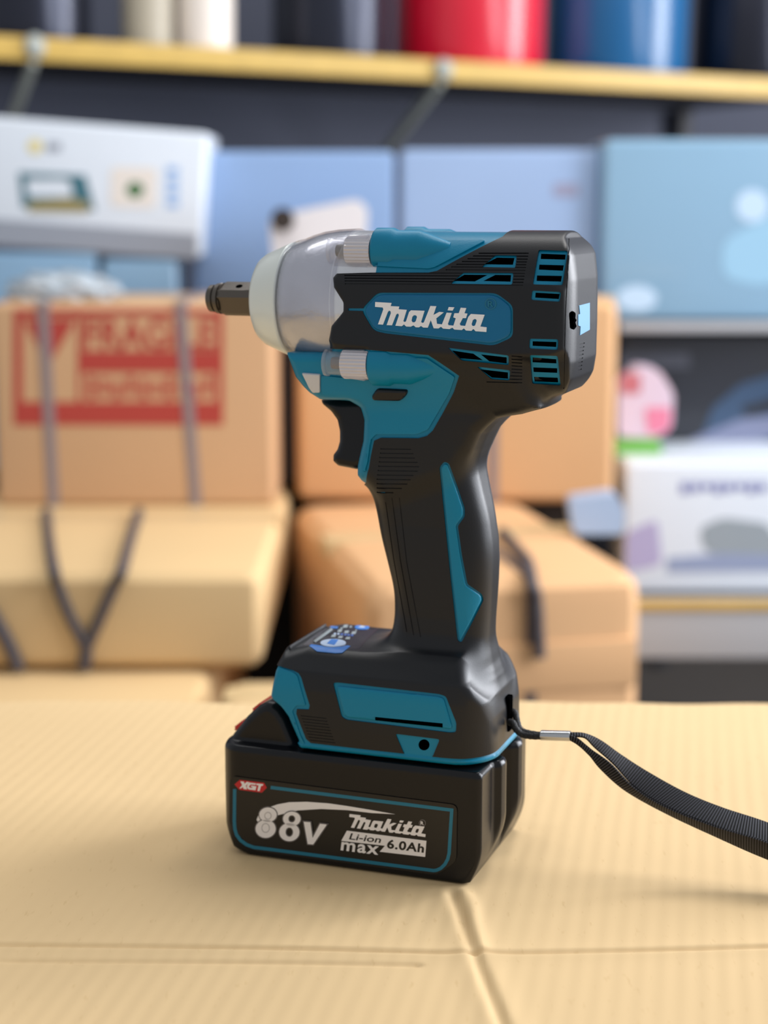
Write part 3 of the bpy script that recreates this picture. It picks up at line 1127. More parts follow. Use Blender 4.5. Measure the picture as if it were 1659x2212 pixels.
# brand word on the label
A = [Vector((72, 72)), Vector((1492, 455)), Vector((108, 358))]
Bp = [Vector(z2(128, 150)), Vector(z2(1485, 562)), Vector(z2(152, 392))]
m1 = Matrix(((A[1].x - A[0].x, A[2].x - A[0].x), (A[1].y - A[0].y, A[2].y - A[0].y))).inverted()
lg = []
for lp in LOGO:
    o = []
    for x, y in lp:
        uv = m1 @ Vector((x - 72, y - 72))
        p = Bp[0] + (Bp[1] - Bp[0]) * uv.x + (Bp[2] - Bp[0]) * uv.y
        o.append((p.x, p.y))
    lg.append(o)
lput(shape_mesh(lg), 0.24, 2)
lput(shape_mesh([circle(*z2(1432, 312), 7.4), circle(*z2(1432, 312), 6.3)]), 0.24, 3)
lput(fit3(text_mesh('R', 0.02), z2(1400, 338), z2(1455, 345), z2(1400, 280)), 0.24, 2)
lput(shape_mesh([[z2(80, 448), z2(1505, 630), z2(1482, 918), z2(668, 825), z2(762, 718), z2(-20, 630)]]), 0.24, 2)
lput(fit3(text_mesh('Li-ion', 0.012, 0.2), z2(118, 604), z2(692, 672), z2(122, 488)), 0.32, 0)
lput(fit3(text_mesh('6.0Ah', 0.03, 0, 1.1), z2(795, 762), z2(1455, 845), z2(815, 600)), 0.32, 0)
lput(fit3(text_mesh('max', 0.022, 0, 1.15), z2(-32, 800), z2(640, 884), z2(-12, 645)), 0.32, 2)
bm_obj('label', lab, [M['labelblack'], M['labelteal'], M['labelwhite'], M['labelgrey'], M['redprint']], batt, 30, MM)

#BACKGROUND_MARK
# ------------------------------------------------------------------ cardboard sheet under the tool
def nmat(name):
    m = bpy.data.materials.new(name)
    m.use_nodes = True
    return m, m.node_tree, m.node_tree.nodes['Principled BSDF']


def card_mat(name, rgb, flute=None, period=0.0075, bump=0.5, var=0.10, dist=0.0006, nsc=9.0, angle=0.0):
    m, nt, b = nmat(name)
    c = lin(rgb)
    N = nt.nodes.new
    tc = N('ShaderNodeTexCoord')
    n1 = N('ShaderNodeTexNoise'); n1.inputs['Scale'].default_value = nsc; n1.inputs['Detail'].default_value = 5
    nt.links.new(tc.outputs['Object'], n1.inputs['Vector'])
    n2 = N('ShaderNodeTexNoise'); n2.inputs['Scale'].default_value = 420; n2.inputs['Detail'].default_value = 2
    mp = N('ShaderNodeMapping'); mp.inputs['Scale'].default_value = (1, 0.25, 1)
    nt.links.new(tc.outputs['Object'], mp.inputs['Vector'])
    nt.links.new(mp.outputs['Vector'], n2.inputs['Vector'])
    mx = N('ShaderNodeMix'); mx.data_type = 'RGBA'
    mx.inputs['A'].default_value = (*[v * (1 - var) for v in c], 1)
    mx.inputs['B'].default_value = (*[min(1, v * (1 + var)) for v in c], 1)
    nt.links.new(n1.outputs['Fac'], mx.inputs['Factor'])
    mx2 = N('ShaderNodeMix'); mx2.data_type = 'RGBA'; mx2.blend_type = 'MULTIPLY'
    cr = N('ShaderNodeValToRGB')
    cr.color_ramp.elements[0].position = 0.20; cr.color_ramp.elements[0].color = (0.88, 0.84, 0.78, 1)
    cr.color_ramp.elements[1].position = 0.36; cr.color_ramp.elements[1].color = (1, 1, 1, 1)
    nt.links.new(n2.outputs['Fac'], cr.inputs['Fac'])
    mx2.inputs['Factor'].default_value = 0.8
    nt.links.new(mx.outputs['Result'], mx2.inputs['A'])
    nt.links.new(cr.outputs['Color'], mx2.inputs['B'])
    nt.links.new(mx2.outputs['Result'], b.inputs['Base Color'])
    b.inputs['Roughness'].default_value = 0.72
    b.inputs['Specular IOR Level'].default_value = 0.25
    if flute:
        mp2 = N('ShaderNodeMapping'); mp2.inputs['Rotation'].default_value = (0, 0, angle)
        nt.links.new(tc.outputs['Object'], mp2.inputs['Vector'])
        wv = N('ShaderNodeTexWave'); wv.wave_type = 'BANDS'; wv.bands_direction = flute
        wv.inputs['Scale'].default_value = 2 * math.pi / period / 20.0
        wv.inputs['Distortion'].default_value = 0.35
        wv.inputs['Detail'].default_value = 1.0
        wv.inputs['Detail Scale'].default_value = 0.6
        nt.links.new(mp2.outputs['Vector'], wv.inputs['Vector'])
        amp = N('ShaderNodeMath'); amp.operation = 'MULTIPLY'
        n3 = N('ShaderNodeTexNoise'); n3.inputs['Scale'].default_value = 7; n3.inputs['Detail'].default_value = 2
        nt.links.new(tc.outputs['Object'], n3.inputs['Vector'])
        nt.links.new(wv.outputs['Fac'], amp.inputs[0]); nt.links.new(n3.outputs['Fac'], amp.inputs[1])
        bp = N('ShaderNodeBump'); bp.inputs['Strength'].default_value = bump; bp.inputs['Distance'].default_value = dist
        nt.links.new(amp.outputs[0], bp.inputs['Height'])
        nt.links.new(bp.outputs['Normal'], b.inputs['Normal'])
    return m


M['sheet'] = card_mat('kraft cardboard sheet', (222, 191, 143), 'X', 0.0078, 0.32, 0.05, 0.0005, 5, math.radians(10.3))
M['kraft'] = card_mat('brown carton', (203, 163, 124), 'X', 0.008, 0.25, 0.05, 0.0005, 5)
M['kraft2'] = card_mat('yellow carton', (214, 182, 134), 'X', 0.008, 0.25, 0.05, 0.0005, 5)
M['kraft_o'] = card_mat('orange carton', (216, 170, 124), 'X', 0.008, 0.25, 0.05, 0.0005, 5)

# slightly buckled sheet: grid of cells with two long creases and one running towards the camera
y0s, y1s = 0.36, float(at(830, 1512, 1).y) * 0
edge = ray(830, 1513)
EDGE_Y = float(edge[1] * (-CAMH / edge[2]))
yc = 0.5 * float((CAM + ray(830, 2060) * (-CAMH / ray(830, 2060)[2]))[1]) * 2
xs = np.unique(np.round(np.concatenate([np.linspace(-0.62, 0.66, 240), np.arange(0.0, 0.075, 0.0011)]), 5))
ys = np.unique(np.round(np.concatenate([np.linspace(0.33, EDGE_Y, 200), np.arange(yc - 0.018, yc + 0.018, 0.0007)]), 5))
nx_, ny_ = len(xs), len(ys)
gw = lambda px, py: (CAM + ray(px, py) * (-CAMH / ray(px, py)[2]))[:2]
c1 = [gw(-500, 2036), gw(0, 2040), gw(600, 2052), gw(1000, 2060), gw(1659, 2045), gw(2400, 2048)]
c2 = [gw(0, 2072), gw(520, 2080), gw(900, 2085)]
c3 = [gw(975, 1925), gw(1000, 1990), gw(1040, 2100), gw(1085, 2212), gw(1180, 2450)]
c4 = [gw(1000, 1915), gw(1020, 1960), gw(1035, 2050)]


def dseg(X, Y, P):
    d = np.full(X.shape, 9.0)
    for a, b in zip(P, P[1:]):
        e = b - a
        t = np.clip(((X - a[0]) * e[0] + (Y - a[1]) * e[1]) / (e @ e), 0, 1)
        d = np.minimum(d, np.hypot(X - a[0] - e[0] * t, Y - a[1] - e[1] * t))
    return d


def sheet_z(X, Y):
    Z = -0.0016 * np.exp(-(dseg(X, Y, c1) / 0.0018) ** 2) - 0.0010 * np.exp(-(dseg(X, Y, c2) / 0.0018) ** 2)
    Z += 0.0009 * np.exp(-(dseg(X, Y, c1) / 0.007) ** 2)
    Z += -0.0018 * np.exp(-(dseg(X, Y, c3) / 0.0025) ** 2) + 0.0012 * np.exp(-(dseg(X, Y, c3) / 0.008) ** 2)
    Z += 0.0010 * np.exp(-(dseg(X, Y, c4) / 0.003) ** 2)
    Z += 0.0006 * np.sin(X * 23 + Y * 9) * np.sin(Y * 17 + 1)
    # stay flat where the battery stands
    lx = (X - ORG[0]) * AX[0] + (Y - ORG[1]) * AX[1]
    ly = (X - ORG[0]) * AY[0] + (Y - ORG[1]) * AY[1]
    dd = np.maximum(np.maximum(-0.12 - lx, lx - 0.01), np.abs(ly) - 0.037)
    return np.where(dd < 0, 0, Z * np.clip(dd / 0.01, 0, 1)) - 0.0002


bm = bmesh.new()
XX, YY = np.meshgrid(xs, ys, indexing='ij')
wob = 0.0016 * np.sin(xs * 31) + 0.0009 * np.sin(xs * 93 + 1) - 0.006 * (xs - xs[0])
ZZ = sheet_z(XX, YY)
top = [[bm.verts.new((XX[i, j], YY[i, j] + (wob[i] if j > ny_ - 6 else 0) * ((j - ny_ + 6) / 5 if j > ny_ - 6 else 0), ZZ[i, j])) for j in range(ny_)] for i in range(nx_)]
for i in range(nx_ - 1):
    for j in range(ny_ - 1):
        bm.faces.new([top[i][j], top[i + 1][j], top[i + 1][j + 1], top[i][j + 1]])
rim = [top[i][0] for i in range(nx_)] + [top[-1][j] for j in range(1, ny_)] + [top[i][-1] for i in range(nx_ - 2, -1, -1)] + [top[0][j] for j in range(ny_ - 2, 0, -1)]
low = [bm.verts.new((v.co.x, v.co.y, -0.0062)) for v in rim]
for i in range(len(rim)):
    j = (i + 1) % len(rim)
    bm.faces.new([rim[i], low[i], low[j], rim[j]])
bm.faces.new(low)
sheet = bm_obj('cardboard_sheet', bm, M['sheet'], None, 60)
tag(sheet, 'large flat sheet of creased corrugated cardboard under the power tool', 'cardboard')

# the table that carries the sheet
M['tabletop'] = mat('table laminate', (120, 110, 98), 0.5)
tb = empty('work_table', (0.02, 0.62, -0.75))
tag(tb, 'work table carrying the flat cardboard sheet', 'table')


bm_obj('table_top', box_bm(-0.62, 0.62, -0.29, EDGE_Y - 0.62 - 0.03, 0.713, 0.7437, 0.003), M['tabletop'], tb)
for sx in (-0.56, 0.56):
    for sy in (-0.24, EDGE_Y - 0.62 - 0.09):
        bm_obj('leg', box_bm(sx - 0.025, sx + 0.025, sy - 0.025, sy + 0.025, 0, 0.713, 0.004), M['tabletop'], tb)

# ------------------------------------------------------------------ wrist strap
strap = empty('wrist_strap', Vector(ORG), -TH)
tag(strap, 'black webbing wrist strap with silver ferrule trailing from the back of the tool', 'strap')


def P3(px, py, y):
    x, z = L(px, py, y)
    return Vector((x, y, z))


def tube_bm(pts, r, n=12):
    """round cord through points (mm)"""
    # smooth the path
    Q = []
    for i in range(len(pts) - 1):
        p0 = pts[max(i - 1, 0)]; p1 = pts[i]; p2 = pts[i + 1]; p3 = pts[min(i + 2, len(pts) - 1)]
        for k in range(8):
            t = k / 8
            Q.append(0.5 * ((2 * p1) + (p2 - p0) * t + (2 * p0 - 5 * p1 + 4 * p2 - p3) * t * t + (3 * p1 - p0 - 3 * p2 + p3) * t ** 3))
    Q.append(pts[-1])
    b = bmesh.new()
    prev = None
    up = Vector((0, 1, 0.3)).normalized()
    rings = []
    for i, q in enumerate(Q):
        d = (Q[min(i + 1, len(Q) - 1)] - Q[max(i - 1, 0)]).normalized()
        s = d.cross(up).normalized(); u = s.cross(d)
        rr = r * (1 + 0.05 * math.sin(i * 1.9))
        rings.append([b.verts.new(q + (s * math.cos(2 * math.pi * k / n) + u * math.sin(2 * math.pi * k / n)) * rr) for k in range(n)])
    for a, c in zip(rings, rings[1:]):
        for k in range(n):
            j = (k + 1) % n
            b.faces.new([a[k], a[j], c[j], c[k]])
    b.faces.new(rings[0]); b.faces.new(list(reversed(rings[-1])))
    return b


cordp = [P3(1098, 1535, 6), P3(1112, 1540, 3), P3(1117, 1560, 0), P3(1124, 1577, -2), P3(1145, 1585, -3), P3(1176, 1589, -3)]
cordq = [P3(1100, 1560, -2), P3(1108, 1562, -3), P3(1114, 1574, -4), P3(1128, 1586, -4), P3(1150, 1590, -4), P3(1176, 1590, -4)]
bm_obj('cord', tube_bm(cordp, 1.5), M['cord'], strap, 60, MM)
bm_obj('cord', tube_bm(cordq, 1.5), M['cord'], strap, 60, MM)
f0, f1 = P3(1169, 1588, -3.5), P3(1233, 1590, -3.5)
fb = bmesh.new()
n = 32
d = (f1 - f0).normalized(); s = d.cross(Vector((0, 0, 1))).normalized(); u = s.cross(d)
rr = []
for (t, k) in [(0, 0.78), (0, 1.0), (0.03, 1.04), (0.97, 1.04), (1.0, 1.0), (1.0, 0.78)]:
    rr.append([fb.verts.new(f0 + (f1 - f0) * t + (s * math.cos(2 * math.pi * i / n) * 2.7 + u * math.sin(2 * math.pi * i / n) * 2.1) * k) for i in range(n)])
for a, c in zip(rr, rr[1:] + rr[:1]):
    for i in range(n):
        j = (i + 1) % n
        fb.faces.new([a[i], a[j], c[j], c[i]])
bm_obj('ferrule', fb, M['ferrule'], strap, 40, MM)['label'] = 'crimped silver metal ferrule'

m, nt, b = nmat('black webbing')
uvn = nt.nodes.new('ShaderNodeUVMap')
sep = nt.nodes.new('ShaderNodeSeparateXYZ')
nt.links.new(uvn.outputs[0], sep.inputs[0])
mu = nt.nodes.new('ShaderNodeMath'); mu.operation = 'MULTIPLY'; mu.inputs[1].default_value = 2 * math.pi / 0.00115
nt.links.new(sep.outputs[0], mu.inputs[0])
sn = nt.nodes.new('ShaderNodeMath'); sn.operation = 'SINE'
nt.links.new(mu.outputs[0], sn.inputs[0])
bp = nt.nodes.new('ShaderNodeBump'); bp.inputs['Strength'].default_value = 1.0; bp.inputs['Distance'].default_value = 0.00018
nt.links.new(sn.outputs[0], bp.inputs['Height'])
nt.links.new(bp.outputs['Normal'], b.inputs['Normal'])
cr = nt.nodes.new('ShaderNodeValToRGB')
cr.color_ramp.elements[0].position = 0.0; cr.color_ramp.elements[0].color = (*lin((7, 7, 9)), 1)
cr.color_ramp.elements[1].position = 0.95; cr.color_ramp.elements[1].color = (*lin((74, 74, 82)), 1)
cr.color_ramp.elements.new(0.72).color = (*lin((9, 9, 12)), 1)
mr = nt.nodes.new('ShaderNodeMath'); mr.operation = 'MULTIPLY_ADD'; mr.inputs[1].default_value = 0.5; mr.inputs[2].default_value = 0.5
nt.links.new(sn.outputs[0], mr.inputs[0]); nt.links.new(mr.outputs[0], cr.inputs['Fac'])
nt.links.new(cr.outputs['Color'], b.inputs['Base Color'])
b.inputs['Roughness'].default_value = 0.7
b.inputs['Specular IOR Level'].default_value = 0.25
M['web'] = m


def ribbon(name, A, B, thick, parent):
    """band between two edge curves (mm), with thickness and length in its UV"""
    def smooth(P):
        Q = []
        for i in range(len(P) - 1):
            p0 = P[max(i - 1, 0)]; p1 = P[i]; p2 = P[i + 1]; p3 = P[min(i + 2, len(P) - 1)]
            for k in range(10):
                t = k / 10
                Q.append(0.5 * ((2 * p1) + (p2 - p0) * t + (2 * p0 - 5 * p1 + 4 * p2 - p3) * t * t + (3 * p1 - p0 - 3 * p2 + p3) * t ** 3))
        Q.append(P[-1])
        return Q
    A, B = smooth(A), smooth(B)
    b = bmesh.new()
    uv = b.loops.layers.uv.new('UVMap')
    rows = []
    ln = 0
    lens = []
    for i in range(len(A)):
        c = (A[i] + B[i]) / 2
        if i: ln += (c - pc).length
        pc = c
        lens.append(ln)
        d = (A[min(i + 1, len(A) - 1)] - A[max(i - 1, 0)]).normalized()
        w = (B[i] - A[i])
        nn = d.cross(w).normalized() * thick / 2
        row = []
        for k in range(5):
            row.append(b.verts.new(A[i] + w * (k / 4) + nn * (1 if 0 < k < 4 else 0.6)))
        for k in range(4, -1, -1):
            row.append(b.verts.new(A[i] + w * (k / 4) - nn * (1 if 0 < k < 4 else 0.6)))
        rows.append(row)
    for i in range(len(rows) - 1):
        for k in range(10):
            j = (k + 1) % 10
            f = b.faces.new([rows[i][k], rows[i][j], rows[i + 1][j], rows[i + 1][k]])
            for l, (q, kk) in zip(f.loops, ((i, k), (i, j), (i + 1, j), (i + 1, k))):
                l[uv].uv = (lens[q] * MM, kk * 0.001)
    b.faces.new(rows[0]); b.faces.new(list(reversed(rows[-1])))
    return bm_obj(name, b, M['web'], parent, 60, MM)


tA = [P3(1228, 1583, -2), P3(1262, 1585, 1), P3(1298, 1600, 5), P3(1340, 1630, 9), P3(1400, 1668, 11), P3(1480, 1712, 12), P3(1560, 1745, 12), P3(1659, 1778, 12), P3(1800, 1835, 12), P3(1950, 1890, 14)]
tB = [P3(1228, 1592, -4), P3(1262, 1593, -3), P3(1285, 1615, 0), P3(1325, 1650, 2), P3(1372, 1700, 3), P3(1440, 1742, 3), P3(1540, 1782, 2), P3(1659, 1822, 1), P3(1800, 1880, 0), P3(1950, 1945, 0)]
ribbon('webbing', tA, tB, 1.3, strap)
uA = [P3(1228, 1586, -5), P3(1250, 1596, -4), P3(1280, 1620, -1), P3(1320, 1650, 0), P3(1368, 1700, 0), P3(1436, 1742, 0), P3(1536, 1782, -1), P3(1659, 1820, -2), P3(1800, 1878, -2), P3(1950, 1943, -2)]
uB = [P3(1228, 1598, -5), P3(1246, 1608, -4), P3(1272, 1632, -2), P3(1300, 1664, 1), P3(1352, 1708, 5), P3(1436, 1755, 6), P3(1536, 1802, 6), P3(1659, 1856, 6), P3(1800, 1905, 6), P3(1950, 1960, 6)]
ribbon('webbing', uA, uB, 1.3, strap)

# ------------------------------------------------------------------ the shop behind
FLOOR = -0.75
M['floor'] = mat('concrete floor', (70, 64, 58), 0.7, noise=0.1, nscale=6)
M['wall'] = mat('dark back wall', (92, 96, 112), 0.8, noise=0.08, nscale=3)
M['ceil'] = mat('ceiling', (200, 200, 200), 0.8)
tag(bm_obj('floor', box_bm(-3, 3.4, -1.0, 4.3, FLOOR - 0.1, FLOOR), M['floor']), kind='structure')
tag(bm_obj('wall_back', box_bm(-3, 3.4, 4.2, 4.3, FLOOR, 2.4), M['wall']), kind='structure')


def carton(name, label, cat, px0, px1, py0, py1, Y, depth, m, yaw=0.0, roll=0.0, bev=0.008, group=None, down=None, seam=True, seamcol='tape', zspan=None):
    """box whose front face fills px0..px1, py0..py1 at depth Y; its base is an Empty at the lower left front corner"""
    a = at(px0, py1, Y)
    c, s_ = math.cos(yaw), math.sin(yaw)
    # right edge meets the line of sight at px1
    r = ray(px1, (py0 + py1) / 2)
    k = r[0] / r[1]
    wdt = (a.y * k - a.x) / (c - k * s_)
    top_ = at(px0, py0, Y)
    hgt = top_.z - a.z
    base = a.z
    if down is not None:
        hgt += base - down; base = down
    e = empty(name, (a.x, a.y, base), yaw)
    if roll: e.rotation_euler = (0, roll, yaw)
    tag(e, label, cat, group or {'cardboard_box': 'stacked cardboard boxes', 'blue_carton': 'blue cartons at the back'}.get(name))
    bm_obj('carton_body', box_bm(0, wdt, 0, depth, 0, hgt, bev, 3), m, e)
    if seam:
        bm_obj('tape', box_bm(-0.0006, wdt + 0.0006, depth / 2 - 0.025, depth / 2 + 0.025, hgt - 0.02, hgt + 0.0008, 0.0004, 1), M[seamcol], e)
    return e, wdt, hgt


def on_face(e, hgt_top_z, P, Y=None):
    pass


M['tape'] = mat('packing tape', (206, 178, 132), 0.3, spec=0.5)
M['strapgrey'] = mat('grey plastic strapping', (138, 126, 128), 0.5)
M['stampred'] = mat('red ink', (176, 62, 52), 0.6)


def strap_on(e, w, hh, dep, u0, u1, m, wid=0.012, over=True):
    """flat band running over the front face from u0 (top) to u1 (bottom) and back over the top"""
    t = 0.0022
    b = box_bm(-wid / 2, wid / 2, -t, 0.002, 0, 1, 0.0004, 1)
    for v in b.verts:
        v.co.x += u1 + (u0 - u1) * v.co.z
        v.co.z *= hh + t
    if over: merge(b, box_bm(u0 - wid / 2, u0 + wid / 2, 0, dep, hh - 0.001, hh + t, 0.0004, 1))
    return bm_obj('strap', b, m, e)


def face_shape(e, Y, yaw_pts, off, m, name='print', parent=None):
    """picture-space loops put on the front face of a carton (its local y=0 plane)"""
    mw = Matrix.Translation(e.location) @ e.rotation_euler.to_matrix().to_4x4()
    inv = mw.inverted()
    b = shape_mesh(yaw_pts) if not isinstance(yaw_pts, bmesh.types.BMesh) else yaw_pts
    co = inv @ Vector(CAM)
    ret = bmesh.ops.extrude_face_region(b, geom=b.faces[:])
    ext = {v for v in ret['geom'] if isinstance(v, bmesh.types.BMVert)}
    for v in b.verts:
        d = inv.to_3x3() @ Vector(ray(v.co.x, v.co.y))
        t = -co.y / d.y
        p = co + d * t
        v.co = Vector((p.x, -off - (0.0006 if v in ext else 0), p.z))
    return bm_obj(name, b, m, parent or e)


# left column
fb_, w, hh = carton('cardboard_box', 'brown box with red fragile print and two grey straps, left of the tool', 'box', -6, 592, 655, 1093, 2.2, 0.26, M['kraft'], bev=0.012)
wpx = w / 598.0
for u, v in ((114, 122), (404, 428)):
    strap_on(fb_, w, hh, 0.26, u * wpx, v * wpx, M['strapgrey'], 0.014)
R_ = lambda x0, y0, x1, y1: [(x0, y0), (x1, y0), (x1, y1), (x0, y1)]
pr = face_shape(fb_, 2.2, [R_(30, 668, 482, 918), R_(48, 684, 168, 868), R_(176, 682, 468, 758), R_(176, 804, 468, 868), ], 0.0002, M['stampred'], 'fragile_print')
pr['label'] = 'red stamped print reading FRAGILE'
face_shape(fb_, 2.2, [[(52, 690), (164, 690), (104, 790)]], 0.0003, M['stampred'], 'fragile_print')
tm = fit3(text_mesh('FRAGILE', 0.02), (182, 754), (464, 756), (182, 688))
face_shape(fb_, 2.2, tm, 0.0004, M['stampred'], 'fragile_print')
bars = [R_(190 + k * 28, 812 + (k % 3) * 6, 206 + k * 28, 862 - (k % 2) * 8) for k in range(10)]
face_shape(fb_, 2.2, bars, 0.0004, M['stampred'], 'fragile_print')
face_shape(fb_, 2.2, [R_(40, 878, 470, 900)], 0.0004, M['stampred'], 'fragile_print')

zb1 = at(100, 1093, 2.2).z
Ylow = 0.0
r = ray(100, 1240); Ylow = float((zb1 - CAMH) / r[2] * r[1])
lb, w, hh = carton('cardboard_box', 'wide box tied with dark twine, under the box with red print', 'box', -260, 566, 1240, 1447, Ylow, 0.68, M['kraft2'], bev=0.02)
# twine: rope lines over the top and down the front
def twine(e, pts, r=0.006, m=None):
    mw = Matrix.Translation(e.location) @ e.rotation_euler.to_matrix().to_4x4()
    inv = mw.inverted()
    b = tube_bm([Vector(inv @ p) * 1000 for p in pts], r * 1000, 8)
    return bm_obj('twine', b, m or M['twine'], e, 60, MM)


M['twine'] = mat('dark grey twine', (74, 68, 72), 0.6, bump=1.0, bscale=300)
def topz(px, py, z):
    r = ray(px, py); t = (z - CAMH) / r[2]
    return Vector(CAM + r * t)
zt = zb1 + 0.004
twine(lb, [topz(100, 1105, zt), topz(108, 1180, zt), topz(118, 1236, zt), at(124, 1262, Ylow - 0.004), at(150, 1330, Ylow - 0.004), at(186, 1405, Ylow - 0.004), at(182, 1446, Ylow - 0.004)], 0.0062)
twine(lb, [topz(300, 1105, zt), topz(280, 1170, zt), topz(262, 1236, zt), at(248, 1262, Ylow - 0.004), at(218, 1330, Ylow - 0.004), at(186, 1405, Ylow - 0.004), at(180, 1446, Ylow - 0.004)], 0.0062)
twine(lb, [at(-60, 1262, Ylow - 0.004), at(-10, 1340, Ylow - 0.004), at(22, 1400, Ylow - 0.004), at(40, 1446, Ylow - 0.004)], 0.008)
zb2 = at(100, 1447, Ylow).z
carton('cardboard_box', 'lowest pale box on the left, its top showing just above the cardboard sheet', 'box', -300, 425, 1536, 1700, 1.64, 0.62, M['kraft2'], bev=0.02, down=FLOOR)[0]
bpy.data.objects[-1] if False else None
carton('cardboard_box', 'pale box top just left of the battery, beyond the cardboard sheet', 'box', 478, 640, 1532, 1700, 1.62, 0.11, M['kraft2'], bev=0.02, down=FLOOR)

# dark upright filler added in the gap
M['darkcase'] = mat('dark case', (52, 44, 40), 0.5)
e, w, hh = carton('gap_filler', 'narrow dark upright filler board added in the gap between the two box columns', 'board', 606, 636, 655, 1120, 2.35, 0.12, M['darkcase'], bev=0.004, seam=False, down=zb1 + 0.001)
M['darkblue'] = mat('dark blue grey plastic', (62, 70, 84), 0.4)
bm_obj('edge_strip', box_bm(w * 0.55, w * 0.95, -0.008, 0.0, hh * 0.05, hh * 0.95, 0.002), M['darkblue'], e)

# middle column
mb, w, hh = carton('cardboard_box', 'tall orange brown box behind the barrel and grip of the tool', 'box', 640, 1332, 648, 1084, 2.3, 0.18, M['kraft_o'], yaw=math.radians(-2), bev=0.02)
strap_on(mb, w, hh, 0.18, w * 0.615, w * 0.62, M['strapgrey'], 0.013)
zc = at(640, 1084, 2.3).z - 0.001
r = ray(790, 1262); Ym = float((zc - CAMH) / r[2] * r[1])
mc, w, hh = carton('cardboard_box', 'wide rounded box with a dark band, behind the lower grip and base of the tool', 'box', 792, 1392, 1262, 1545, Ym, 0.52, M['kraft_o'], yaw=math.radians(12), bev=0.035, down=FLOOR)
strap_on(mc, w, hh, 0.52, w * 0.58, w * 0.60, M['twine'], 0.012)
bm_obj('flap_edge', box_bm(0.01, w - 0.01, -0.003, 0.004, hh - 0.13, hh - 0.075, 0.002), M['kraft_o'], mc)
twine(mc, [topz(1085, 1150, zc + 0.004), topz(1120, 1190, zc + 0.004), topz(1140, 1215, zc + 0.004), at(1150, 1262, Ym + 0.03), at(1160, 1300, Ym + 0.028), at(1166, 1420, Ym + 0.028)], 0.007)
# support under the tall box: shop shelf plinth
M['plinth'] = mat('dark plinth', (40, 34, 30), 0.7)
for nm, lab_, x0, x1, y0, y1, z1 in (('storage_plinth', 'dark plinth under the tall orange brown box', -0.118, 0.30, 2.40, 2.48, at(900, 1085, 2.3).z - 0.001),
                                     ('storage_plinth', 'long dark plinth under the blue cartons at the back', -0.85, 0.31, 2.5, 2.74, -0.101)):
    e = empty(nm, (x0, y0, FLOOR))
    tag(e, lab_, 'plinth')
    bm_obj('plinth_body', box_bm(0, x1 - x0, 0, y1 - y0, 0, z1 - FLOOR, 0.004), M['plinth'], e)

# blue cartons on the back shelf
def glossy_blue(name, rgb, ns):
    return mat(name, rgb, 0.28, spec=0.5, coat=0.5, noise=0.05, nscale=ns, bump=0.8, bscale=9)


M['bluebox'] = glossy_blue('blue wrapped carton', (138, 166, 206), 6)
M['bluebox2'] = glossy_blue('pale blue wrapped carton', (152, 176, 212), 6)
M['bluebox3'] = glossy_blue('blue green wrapped carton', (134, 170, 196), 6)
M['bluebox4'] = glossy_blue('light blue carton', (136, 172, 202), 6)
M['paleblue'] = mat('pale painted reflection', (190, 214, 236), 0.3)
M['smudge'] = mat('grey print', (150, 150, 176), 0.5)
zs = -0.10
bl1, w, hh = carton('blue_carton', 'plain blue carton behind the nose of the tool, right of the white printed carton', 'box', 424, 852, 326, 900, 2.56, 0.17, M['bluebox'], bev=0.012, down=zs, seam=False)
e, w, hh = carton('blue_carton', 'blue carton with small mark, behind the top of the tool', 'box', 864, 1292, 322, 900, 2.56, 0.17, M['bluebox2'], bev=0.012, down=zs, seam=False)
face_shape(e, 2.56, [rounded(R_(1195, 396, 1250, 425), 8)], 0.0002, M['smudge'], 'small_mark')
e, w, hh = carton('blue_carton', 'largest blue green carton at the upper right with pale painted reflections', 'box', 1296, 1760, 300, 694, 2.52, 0.2, M['bluebox3'], bev=0.014, seam=False)
b3 = e
face_shape(e, 2.5, [circle(1625, 445, 36), ], 0.0002, M['paleblue'], 'painted_reflection')  # pale patches paint the whitish reflections on the wrapped carton
face_shape(e, 2.5, [rounded([(1560, 520), (1659, 470), (1700, 470), (1700, 600), (1640, 620), (1560, 600)], 30)], 0.0002, mat('pale blue painted reflection', (150, 192, 218), 0.3), 'painted_reflection')
face_shape(e, 2.5, [circle(1375, 645, 44, 28)], 0.0002, M['paleblue'], 'painted_reflection')

# white printed carton, tilted on two light blue ones
e, w, hh = carton('blue_carton', 'light blue carton under the left half of the white printed carton', 'box', -60, 212, 545, 900, 2.5, 0.2, M['bluebox4'], bev=0.008, down=zs, seam=False)
e, w, hh = carton('blue_carton', 'small light blue carton under the right end of the white printed carton', 'box', 230, 384, 560, 900, 2.5, 0.2, M['bluebox4'], bev=0.008, down=zs, seam=False)
M['whitebox'] = mat('white printed carton', (222, 230, 240), 0.4, coat=0.2, noise=0.02)
M['greyprint_shade'] = mat('grey print and painted shade', (150, 156, 168), 0.45)
M['tealprint'] = mat('teal print', (62, 110, 124), 0.45)
M['oliveprint'] = mat('olive print', (150, 138, 92), 0.45)
M['cream'] = mat('cream print', (232, 224, 216), 0.45)
M['green'] = mat('green print', (60, 110, 60), 0.45)
M['skyprint'] = mat('sky print', (150, 184, 230), 0.45)
M['yelprint'] = mat('yellow print', (226, 212, 150), 0.45)
e, w, hh = carton('printed_carton', 'white printed carton with teal tool picture at the upper left', 'box', -50, 432, 248, 520, 2.5, 0.16, M['whitebox'], roll=math.radians(4.4), bev=0.008, seam=False)
wb = e
face_shape(e, 2.4, [[(-45, 470), (205, 488), (425, 505), (425, 560), (-45, 526)]], 0.0002, M['greyprint_shade'])  # grey band painted on the face for the shadowed lip below
face_shape(e, 2.4, [[(40, 372), (185, 378), (206, 455), (48, 448)], rounded([(56, 386), (150, 386), (160, 425), (60, 425)], 12)], 0.0003, M['tealprint'], 'tool_picture')
